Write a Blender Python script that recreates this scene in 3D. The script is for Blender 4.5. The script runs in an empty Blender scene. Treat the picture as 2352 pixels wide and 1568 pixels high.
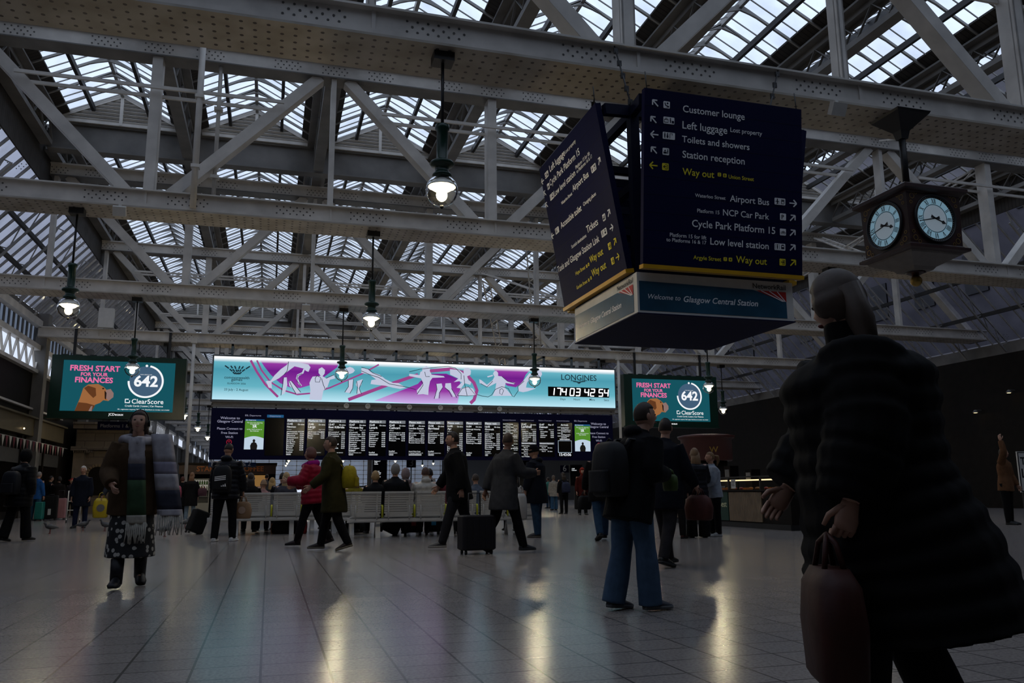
import bpy, bmesh, math, random, json
from mathutils import Vector, Matrix, noise
from mathutils.geometry import tessellate_polygon
random.seed(7)
S = bpy.context.scene
COL = S.collection
pi = math.pi
R = math.radians

# ------------------------------------------------------------------ camera
CAM_H = 0.894
cam_d = bpy.data.cameras.new('camera'); cam = bpy.data.objects.new('camera', cam_d); COL.objects.link(cam)
cam_d.sensor_width = 36.0; cam_d.lens = 36.0 * 1884.13 / 2352.0
cam_d.clip_start = 0.05; cam_d.clip_end = 600
PITCH, YAW, ROLL = 0.18122085, 0.28557784, -0.00848184
fw = Vector((math.sin(YAW) * math.cos(PITCH), math.cos(YAW) * math.cos(PITCH), math.sin(PITCH)))
r0 = Vector((math.cos(YAW), -math.sin(YAW), 0)); u0 = r0.cross(fw)
rr = r0 * math.cos(ROLL) + u0 * math.sin(ROLL); uu = u0 * math.cos(ROLL) - r0 * math.sin(ROLL)
cam.matrix_world = Matrix(((rr.x, uu.x, -fw.x, 0), (rr.y, uu.y, -fw.y, 0), (rr.z, uu.z, -fw.z, CAM_H), (0, 0, 0, 1)))
S.camera = cam

# ------------------------------------------------------------------ sky and exposure
SKY = 1.5
w = bpy.data.worlds.new('overcast_sky'); S.world = w; w.use_nodes = True
nt = w.node_tree; bg = nt.nodes['Background']
tc = nt.nodes.new('ShaderNodeTexCoord'); sep = nt.nodes.new('ShaderNodeSeparateXYZ'); rampw = nt.nodes.new('ShaderNodeValToRGB')
nt.links.new(tc.outputs['Generated'], sep.inputs[0]); nt.links.new(sep.outputs['Z'], rampw.inputs['Fac'])
e = rampw.color_ramp.elements
e[0].position = 0.0; e[0].color = (0.45, 0.50, 0.60, 1)
e[1].position = 0.6; e[1].color = (0.64, 0.75, 0.95, 1)
nt.links.new(rampw.outputs['Color'], bg.inputs['Color']); bg.inputs['Strength'].default_value = SKY
S.view_settings.view_transform = 'Standard'; S.view_settings.look = 'None'; S.view_settings.gamma = 1.0
S.view_settings.exposure = 0.0; S.view_settings.use_curve_mapping = False
S.cycles.max_bounces = 8; S.cycles.diffuse_bounces = 4; S.cycles.glossy_bounces = 3; S.cycles.transparent_max_bounces = 24
S.cycles.transmission_bounces = 4; S.cycles.sample_clamp_indirect = 2.0; S.cycles.caustics_reflective = False; S.cycles.caustics_refractive = False

# ------------------------------------------------------------------ materials
MATS = {}
def _new(name):
    m = bpy.data.materials.new(name); m.use_nodes = True; MATS[name] = m
    return m, m.node_tree, m.node_tree.nodes['Principled BSDF']
def mat(name, col, rough=0.6, metal=0.0, var=0.25, scale=6.0, bump=0.0, spec=0.5, emit=None, es=1.0, coat=0.0):
    m, t, b = _new(name)
    b.inputs['Roughness'].default_value = rough; b.inputs['Metallic'].default_value = metal
    b.inputs['Specular IOR Level'].default_value = spec
    b.inputs['Coat Weight'].default_value = coat
    c = (col[0], col[1], col[2], 1)
    if var > 0:
        tcn = t.nodes.new('ShaderNodeTexCoord'); n = t.nodes.new('ShaderNodeTexNoise'); n.inputs['Scale'].default_value = scale; n.inputs['Detail'].default_value = 4
        r = t.nodes.new('ShaderNodeValToRGB'); k = 1 - var
        r.color_ramp.elements[0].position = 0.3; r.color_ramp.elements[0].color = (col[0]*k, col[1]*k, col[2]*k, 1)
        r.color_ramp.elements[1].position = 0.7; r.color_ramp.elements[1].color = c
        t.links.new(tcn.outputs['Object'], n.inputs['Vector']); t.links.new(n.outputs['Fac'], r.inputs['Fac']); t.links.new(r.outputs['Color'], b.inputs['Base Color'])
        if bump:
            bp = t.nodes.new('ShaderNodeBump'); bp.inputs['Strength'].default_value = bump; bp.inputs['Distance'].default_value = 0.02
            t.links.new(n.outputs['Fac'], bp.inputs['Height']); t.links.new(bp.outputs['Normal'], b.inputs['Normal'])
    else:
        b.inputs['Base Color'].default_value = c
    if emit:
        b.inputs['Emission Color'].default_value = (*emit, 1); b.inputs['Emission Strength'].default_value = es
    return m
def glow(name, col, s):
    m = bpy.data.materials.new(name); m.use_nodes = True; MATS[name] = m; t = m.node_tree; t.nodes.clear()
    o = t.nodes.new('ShaderNodeOutputMaterial'); e = t.nodes.new('ShaderNodeEmission'); e.inputs['Color'].default_value = (*col, 1); e.inputs['Strength'].default_value = s
    t.links.new(e.outputs[0], o.inputs[0]); return m
def glass_mat(name, tint, gloss=0.06, dirt=0.25, scale=1.5, rough=0.08):
    m = bpy.data.materials.new(name); m.use_nodes = True; MATS[name] = m; t = m.node_tree; t.nodes.clear()
    o = t.nodes.new('ShaderNodeOutputMaterial'); tr = t.nodes.new('ShaderNodeBsdfTransparent'); g = t.nodes.new('ShaderNodeBsdfGlossy'); mx = t.nodes.new('ShaderNodeMixShader')
    g.inputs['Roughness'].default_value = rough
    tcn = t.nodes.new('ShaderNodeTexCoord'); n = t.nodes.new('ShaderNodeTexNoise'); n.inputs['Scale'].default_value = scale; n.inputs['Detail'].default_value = 5
    r = t.nodes.new('ShaderNodeValToRGB'); k = 1 - dirt
    r.color_ramp.elements[0].position = 0.25; r.color_ramp.elements[0].color = (tint[0]*k, tint[1]*k, tint[2]*k, 1)
    r.color_ramp.elements[1].position = 0.6; r.color_ramp.elements[1].color = (*tint, 1)
    t.links.new(tcn.outputs['Object'], n.inputs['Vector']); t.links.new(n.outputs['Fac'], r.inputs['Fac']); t.links.new(r.outputs['Color'], tr.inputs['Color'])
    fr = t.nodes.new('ShaderNodeLayerWeight'); fr.inputs['Blend'].default_value = gloss
    t.links.new(fr.outputs['Facing' if gloss > .5 else 'Fresnel'], mx.inputs['Fac']); t.links.new(tr.outputs[0], mx.inputs[1]); t.links.new(g.outputs[0], mx.inputs[2]); t.links.new(mx.outputs[0], o.inputs[0])
    return m
def lamp_glass(name):
    m = glass_mat(name, (.97, .96, .93), .12, .03, 3); t = m.node_tree; o = [n for n in t.nodes if n.type == 'OUTPUT_MATERIAL'][0]; src = o.inputs[0].links[0].from_socket
    d = t.nodes.new('ShaderNodeBsdfTranslucent'); d.inputs['Color'].default_value = (.95, .9, .8, 1); x = t.nodes.new('ShaderNodeMixShader'); x.inputs['Fac'].default_value = .0
    t.links.new(src, x.inputs[1]); t.links.new(d.outputs[0], x.inputs[2]); t.links.new(x.outputs[0], o.inputs[0]); return m
def dotted(name, col, dot, pitch, radius):          # riveted plate: rows of round rivet heads
    m, t, b = _new(name); b.inputs['Roughness'].default_value = 0.55
    tcn = t.nodes.new('ShaderNodeTexCoord'); sc = t.nodes.new('ShaderNodeVectorMath'); sc.operation = 'MULTIPLY'; sc.inputs[1].default_value = (1/pitch[0], 1/pitch[1], 0)
    frc = t.nodes.new('ShaderNodeVectorMath'); frc.operation = 'FRACTION'; sb = t.nodes.new('ShaderNodeVectorMath'); sb.operation = 'SUBTRACT'; sb.inputs[1].default_value = (.5, .5, 0)
    mu = t.nodes.new('ShaderNodeVectorMath'); mu.operation = 'MULTIPLY'; mu.inputs[1].default_value = (pitch[0], pitch[1], 0)
    ln = t.nodes.new('ShaderNodeVectorMath'); ln.operation = 'LENGTH'; lt = t.nodes.new('ShaderNodeMath'); lt.operation = 'LESS_THAN'; lt.inputs[1].default_value = radius
    t.links.new(tcn.outputs['Object'], sc.inputs[0]); t.links.new(sc.outputs[0], frc.inputs[0]); t.links.new(frc.outputs[0], sb.inputs[0]); t.links.new(sb.outputs[0], mu.inputs[0]); t.links.new(mu.outputs[0], ln.inputs[0]); t.links.new(ln.outputs['Value'], lt.inputs[0])
    n = t.nodes.new('ShaderNodeTexNoise'); n.inputs['Scale'].default_value = 2.0; t.links.new(tcn.outputs['Object'], n.inputs['Vector'])
    r = t.nodes.new('ShaderNodeValToRGB'); r.color_ramp.elements[0].color = (col[0]*.7, col[1]*.66, col[2]*.6, 1); r.color_ramp.elements[1].color = (*col, 1); r.color_ramp.elements[0].position = .3; r.color_ramp.elements[1].position = .65
    t.links.new(n.outputs['Fac'], r.inputs['Fac'])
    mx = t.nodes.new('ShaderNodeMix'); mx.data_type = 'RGBA'; mx.inputs[7].default_value = (*dot, 1)
    t.links.new(lt.outputs[0], mx.inputs[0]); t.links.new(r.outputs['Color'], mx.inputs[6]); t.links.new(mx.outputs[2], b.inputs['Base Color'])
    bp = t.nodes.new('ShaderNodeBump'); bp.inputs['Strength'].default_value = .5; bp.inputs['Distance'].default_value = .02; t.links.new(lt.outputs[0], bp.inputs['Height']); t.links.new(bp.outputs['Normal'], b.inputs['Normal'])
    return m
def tiles(name, c1, c2, mortar, w, h, rough=.2, msize=.006, bump=.12, coord='Object', vec=None, offset=.5, spec=.5, speck=False):
    m, t, b = _new(name); b.inputs['Specular IOR Level'].default_value = spec
    tcn = t.nodes.new('ShaderNodeTexCoord'); br = t.nodes.new('ShaderNodeTexBrick')
    src = tcn.outputs[coord]
    if vec:
        mp = t.nodes.new('ShaderNodeMapping'); mp.inputs['Rotation'].default_value = vec; t.links.new(src, mp.inputs[0]); src = mp.outputs[0]
    t.links.new(src, br.inputs['Vector'])
    br.inputs['Color1'].default_value = (*c1, 1); br.inputs['Color2'].default_value = (*c2, 1); br.inputs['Mortar'].default_value = (*mortar, 1)
    br.offset = offset; br.inputs['Scale'].default_value = 1.0; br.inputs['Brick Width'].default_value = w; br.inputs['Row Height'].default_value = h; br.inputs['Mortar Size'].default_value = msize
    n = t.nodes.new('ShaderNodeTexNoise'); n.inputs['Scale'].default_value = 3.0; n.inputs['Detail'].default_value = 6; t.links.new(src, n.inputs['Vector'])
    r = t.nodes.new('ShaderNodeMapRange'); r.inputs['From Min'].default_value = .3; r.inputs['From Max'].default_value = .7; r.inputs['To Min'].default_value = (1.0 if speck else .78); r.inputs['To Max'].default_value = 1.0; t.links.new(n.outputs['Fac'], r.inputs['Value'])
    mx = t.nodes.new('ShaderNodeMix'); mx.data_type = 'RGBA'; mx.blend_type = 'MULTIPLY'; mx.inputs[0].default_value = 1
    t.links.new(br.outputs['Color'], mx.inputs[6]); t.links.new(r.outputs[0], mx.inputs[7]); t.links.new(mx.outputs[2], b.inputs['Base Color'])
    if speck:                                              # terrazzo chips and tile-to-tile tone
        n2 = t.nodes.new('ShaderNodeTexNoise'); n2.inputs['Scale'].default_value = 55; n2.inputs['Detail'].default_value = 2; t.links.new(src, n2.inputs['Vector'])
        r3 = t.nodes.new('ShaderNodeMapRange'); r3.inputs['From Min'].default_value = .35; r3.inputs['From Max'].default_value = .6; r3.inputs['To Min'].default_value = .72; r3.inputs['To Max'].default_value = 1.04; t.links.new(n2.outputs['Fac'], r3.inputs['Value'])
        m2 = t.nodes.new('ShaderNodeMix'); m2.data_type = 'RGBA'; m2.blend_type = 'MULTIPLY'; m2.inputs[0].default_value = 1; t.links.new(mx.outputs[2], m2.inputs[6]); t.links.new(r3.outputs[0], m2.inputs[7]); t.links.new(m2.outputs[2], b.inputs['Base Color'])
    r2 = t.nodes.new('ShaderNodeMapRange'); r2.inputs['To Min'].default_value = rough * (1 if speck else .75); r2.inputs['To Max'].default_value = rough * (1 if speck else 1.35); t.links.new(n.outputs['Fac'], r2.inputs['Value']); t.links.new(r2.outputs[0], b.inputs['Roughness'])
    bp = t.nodes.new('ShaderNodeBump'); bp.inputs['Strength'].default_value = bump; bp.inputs['Distance'].default_value = .004; bp.invert = True
    t.links.new(br.outputs['Fac'], bp.inputs['Height']); t.links.new(bp.outputs['Normal'], b.inputs['Normal'])
    return m

M_STEEL = mat('painted_steel', (.67, .63, .58), .5, 0, .3, 1.6)
M_STEELD = mat('dark_painted_steel', (.19, .18, .17), .6, 0, .45, 1.2)
M_FLANGE = dotted('riveted_plate', (.43, .395, .35), (.06, .05, .045), (.19, .19), .029)
M_RIVET = mat('dark_rivet', (.09, .085, .08), .7, 0, .2)  # rivet discs coloured darker than the plates
M_PLANK = tiles('roof_boards', (.045, .038, .033), (.035, .03, .027), (.008, .007, .007), 3.0, .16, .8, .012)
M_GBAR = mat('glazing_bar_paint', (.33, .32, .305), .55, 0, .3, 2)
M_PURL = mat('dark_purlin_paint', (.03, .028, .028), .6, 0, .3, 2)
M_PANE = glass_mat('weathered_roof_glass', (.93, .95, .97), .04, .3, .7)
M_PANEG = glass_mat('grimy_side_glass', (.38, .38, .42), .05, .3, .9)
M_PANED = glass_mat('sooty_clerestory_glass', (.16, .18, .21), .05, .4, .9)
M_CLEAR = glass_mat('clear_glass', (.97, .97, .95), .12, .03, 3)
M_GLOBE = lamp_glass('lamp_globe_glass')
M_FLOOR = tiles('polished_floor_tiles', (.30, .267, .245), (.262, .236, .218), (.09, .082, .076), .34, .30, .20, .007, 0, offset=0.0, spec=.38, speck=True)
M_BLACK = mat('black_metal', (.012, .012, .013), .45, 0, 0)
M_GREEN = mat('dark_green_enamel', (.006, .035, .022), .3, 0, .2)
M_NAVY = mat('navy_sign_enamel', (.0018, .0024, .034), .6, 0, .15, 2, spec=.12)
M_NAVYD = mat('deep_navy_paint', (.003, .004, .022), .6, 0, .1, spec=.15)
M_YELB = mat('yellow_trim', (.62, .33, .01), .4, 0, .1)
M_LETW = mat('white_lettering', (.85, .85, .85), .5, 0, 0)
M_LETY = mat('yellow_lettering', (.80, .66, .02), .5, 0, 0)
M_WHITE = mat('off_white_paint', (.62, .60, .56), .5, 0, .1)
M_STONE = tiles('sandstone_blocks', (.22, .17, .125), (.18, .14, .105), (.07, .055, .045), .9, .4, .8, .012, .4, vec=(pi/2, 0, 0))
M_STONEX = tiles('sandstone_blocks_side', (.20, .155, .115), (.17, .13, .10), (.07, .055, .045), .9, .4, .8, .012, .4, vec=(pi/2, 0, pi/2))
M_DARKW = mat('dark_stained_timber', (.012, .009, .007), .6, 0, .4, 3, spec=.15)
M_OAK = mat('light_oak_slats', (.27, .19, .12), .5, 0, .35, 4)
M_GOLD = mat('gilded_brass', (.42, .26, .06), .35, .7, .2)
M_CLOCK = mat('maroon_clock_paint', (.035, .009, .007), .35, 0, .35, 4)
M_BENCH = mat('pale_grey_bench_steel', (.62, .61, .58), .35, .0, .1)
M_YGREEN = mat('yellow_armrest', (.55, .56, .03), .35, 0, .1)
M_SCRB = mat('screen_black', (.003, .003, .004), .15, 0, 0)
G_WHITE = glow('screen_white', (.86, .9, .95), .95)
G_GREY = glow('screen_grey_bar', (.35, .38, .42), .45)
G_LAMP = glow('lamp_filament', (1.0, .88, .56), 9.0)
M_REFL = mat('lamp_reflector', (.8, .8, .76), .25, .3, 0)

# ------------------------------------------------------------------ mesh helpers
class MB:
    def __init__(s): s.v = []; s.f = []; s.m = []; s.sm = []
    def add(s, vs, fs, mi=0, smooth=False):
        o = len(s.v); s.v.extend([tuple(x) for x in vs])
        for f in fs: s.f.append(tuple(i + o for i in f)); s.m.append(mi); s.sm.append(smooth)
        return s
    def box(s, a, b, mi=0):
        x0, y0, z0 = a; x1, y1, z1 = b
        vs = [(x0,y0,z0),(x1,y0,z0),(x1,y1,z0),(x0,y1,z0),(x0,y0,z1),(x1,y0,z1),(x1,y1,z1),(x0,y1,z1)]
        return s.add(vs, [(0,3,2,1),(4,5,6,7),(0,1,5,4),(1,2,6,5),(2,3,7,6),(3,0,4,7)], mi)
    def cbox(s, c, d, mi=0, rz=0, rx=0, ry=0):
        M = Matrix.Rotation(rz, 3, 'Z') @ Matrix.Rotation(ry, 3, 'Y') @ Matrix.Rotation(rx, 3, 'X'); h = Vector(d) / 2; c = Vector(c)
        vs = [c + M @ Vector((sx*h.x, sy*h.y, sz*h.z)) for sz in (-1, 1) for sx, sy in ((-1,-1),(1,-1),(1,1),(-1,1))]
        return s.add(vs, [(0,3,2,1),(4,5,6,7),(0,1,5,4),(1,2,6,5),(2,3,7,6),(3,0,4,7)], mi)
    def bar(s, p0, p1, w, h, up=(0, 0, 1), mi=0):
        p0 = Vector(p0); p1 = Vector(p1); d = (p1 - p0).normalized(); up = Vector(up)
        x = d.cross(up)
        if x.length < 1e-4: x = d.cross(Vector((0, 1, 0)))
        x.normalize(); y = x.cross(d)
        vs = [p + x*(a*w/2) + y*(b*h/2) for p in (p0, p1) for a, b in ((-1,-1),(1,-1),(1,1),(-1,1))]
        return s.add(vs, [(0,1,2,3),(4,7,6,5),(0,4,5,1),(1,5,6,2),(2,6,7,3),(3,7,4,0)], mi)
    def tube(s, pts, rad, n=10, up=None, mi=0, cap=True, smooth=True):
        pts = [Vector(p) for p in pts]; k = len(pts)
        if not isinstance(rad, (list, tuple)): rad = [rad] * k
        rad = [(r, r) if not isinstance(r, (list, tuple)) else r for r in rad]
        up = Vector(up) if up else None; vs = []; prev = None
        for i, p in enumerate(pts):
            d = (pts[min(i+1, k-1)] - pts[max(i-1, 0)])
            if d.length < 1e-9: d = Vector((0, 0, 1))
            d.normalize()
            u = up if up else (prev if prev else (Vector((0, 1, 0)) if abs(d.y) < .9 else Vector((1, 0, 0))))
            x = d.cross(u)
            if x.length < 1e-4: x = d.cross(Vector((1, .3, .2)))
            x.normalize(); y = x.cross(d); prev = y
            for j in range(n):
                a = 2 * pi * j / n; vs.append(p + x * (rad[i][0] * math.cos(a)) + y * (rad[i][1] * math.sin(a)))
        fs = []
        for i in range(k - 1):
            for j in range(n):
                a = i*n + j; b = i*n + (j+1) % n; fs.append((a, a + n, b + n, b))
        if cap: fs.append(tuple(range(n))); fs.append(tuple((k-1)*n + j for j in reversed(range(n))))
        return s.add(vs, fs, mi, smooth)
    def rings(s, rings, mi=0, cap=True, smooth=True):      # explicit rings of equal length
        n = len(rings[0]); vs = [p for r in rings for p in r]; fs = []
        for i in range(len(rings) - 1):
            for j in range(n):
                a = i*n + j; b = i*n + (j+1) % n; fs.append((a, b, b + n, a + n))
        if cap: fs.append(tuple(reversed(range(n)))); fs.append(tuple((len(rings)-1)*n + j for j in range(n)))
        return s.add(vs, fs, mi, smooth)
    def lathe(s, prof, c=(0, 0, 0), n=20, mi=0, smooth=True):
        rs = [[(c[0] + r*math.cos(2*pi*j/n), c[1] + r*math.sin(2*pi*j/n), c[2] + z) for j in range(n)] for r, z in prof]
        return s.rings(rs, mi, True, smooth)
    def ball(s, c, r, n=12, m=8, mi=0):
        if not isinstance(r, (tuple, list)): r = (r, r, r)
        rs = []
        for i in range(m + 1):
            t = pi * i / m; q = max(math.sin(t), .02)
            rs.append([(c[0] + r[0]*q*math.cos(2*pi*j/n), c[1] + r[1]*q*math.sin(2*pi*j/n), c[2] - r[2]*math.cos(t)) for j in range(n)])
        return s.rings(rs, mi)
    def prism(s, pts, z0, z1, mi=0):                       # 2-D outline extruded along local z
        n = len(pts)
        area = sum(pts[i][0]*pts[(i+1)%n][1] - pts[(i+1)%n][0]*pts[i][1] for i in range(n))
        if area < 0: pts = pts[::-1]
        tri = tessellate_polygon([[Vector((p[0], p[1], 0)) for p in pts]])
        vs = [(p[0], p[1], z0) for p in pts] + [(p[0], p[1], z1) for p in pts]
        fs = []
        for t in tri:
            a, b, c = (Vector((*pts[i], 0)) for i in t)
            if (b-a).cross(c-a).z < 0: t = (t[0], t[2], t[1])
            fs.append((t[0]+n, t[1]+n, t[2]+n)); fs.append((t[2], t[1], t[0]))
        fs += [(i, (i+1) % n, (i+1) % n + n, i + n) for i in range(n)]
        return s.add(vs, fs, mi)
    def stroke(s, pts, wd, z0, z1, mi=0):                  # flat ribbon along a 2-D polyline
        P = [Vector((p[0], p[1])) for p in pts]; L = []; Rr = []
        for i, p in enumerate(P):
            d = (P[min(i+1, len(P)-1)] - P[max(i-1, 0)])
            if d.length < 1e-9: d = Vector((1, 0))
            d.normalize(); nn = Vector((-d.y, d.x)) * wd / 2; L.append(p + nn); Rr.append(p - nn)
        for i in range(len(P) - 1): s.prism([L[i], Rr[i], Rr[i+1], L[i+1]], z0, z1, mi)
        return s
    def xf(s, M, start=0):
        for i in range(start, len(s.v)): s.v[i] = tuple(M @ Vector(s.v[i]))
        return s
    def mesh(s, name, mats):
        me = bpy.data.meshes.new(name); me.from_pydata(s.v, [], s.f)
        for m in (mats if isinstance(mats, (list, tuple)) else [mats]): me.materials.append(m)
        me.polygons.foreach_set('material_index', s.m); me.polygons.foreach_set('use_smooth', s.sm); me.update()
        return me
    def build(s, name, mats, parent=None):
        return put(name, s.mesh(name, mats), parent)
def put(name, me, parent=None, loc=None):
    o = bpy.data.objects.new(name, me); COL.objects.link(o)
    if parent: o.parent = parent
    if loc: o.location = loc
    return o
def tag(o, label, cat, group=None, kind=None):
    o['label'] = label; o['category'] = cat
    if group: o['group'] = group
    if kind: o['kind'] = kind
    return o
def thing(name, label, cat, loc=(0, 0, 0), rz=0, group=None):
    o = bpy.data.objects.new(name, None); COL.objects.link(o); o.empty_display_size = .1
    o.location = loc; o.rotation_euler = (0, 0, rz); return tag(o, label, cat, group)
def struct(o): o['kind'] = 'structure'; return o
def copy_tree(o, parent=None):
    c = o.copy(); COL.objects.link(c); c.parent = parent
    for ch in list(o.children): copy_tree(ch, c)
    return c
def dup(o, loc, rz=None, label=None):
    c = copy_tree(o); c.location = loc
    if rz is not None: c.rotation_euler = (0, 0, rz)
    if label: c['label'] = label
    return c
def frame(o, origin, xdir, ydir):                          # local x, y along the given world directions (z = outward normal)
    x = Vector(xdir).normalized(); y = Vector(ydir).normalized(); z = x.cross(y); p = Vector(origin)
    o.matrix_local = Matrix(((x.x, y.x, z.x, p.x), (x.y, y.y, z.y, p.y), (x.z, y.z, z.z, p.z), (0, 0, 0, 1))); return o
# a bare side scene for evaluating one curve or modifier stack at a time (removed at the end)
WORK = bpy.data.scenes.new('work')
def evaluated_mesh(ob):
    WORK.collection.objects.link(ob); vl = WORK.view_layers[0]; vl.update(); dg = vl.depsgraph
    me = bpy.data.meshes.new_from_object(ob.evaluated_get(dg)); WORK.collection.objects.unlink(ob); bpy.data.objects.remove(ob); return me
def text_mesh(body, fit=None, size=1.0, bold=0.0, shear=0.0, align='LEFT', depth=0.004, mt=None, space=1.0, res=3, name='lettering'):
    cu = bpy.data.curves.new('txt', 'FONT'); cu.body = body; cu.size = size; cu.offset = bold if fit else bold * size * 3; cu.shear = shear; cu.align_x = align
    cu.resolution_u = res; cu.space_line = space
    me = evaluated_mesh(bpy.data.objects.new('txt', cu)); bpy.data.curves.remove(cu)
    xs = [v.co.x for v in me.vertices]; x0, x1 = (min(xs), max(xs)) if xs else (0, 1)
    k = fit / (x1 - x0) if fit else 1.0
    for v in me.vertices: v.co.x = (v.co.x - (x0 if align == 'LEFT' else 0)) * k; v.co.y *= k
    me.name = name; me.materials.clear()
    if mt: me.materials.append(mt)
    return me
def text(parent, body, u, v, fit=None, size=1.0, mt=None, bold=0.0, shear=0.0, z=.006, align='LEFT', name='lettering', space=1.0, res=3, rot=0):
    o = put(name, text_mesh(body, fit, size, bold, shear, align, mt=mt, space=space, res=res, name=name), parent, (u, v, z))
    if rot: o.rotation_euler = (0, 0, rot)
    return o
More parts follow.
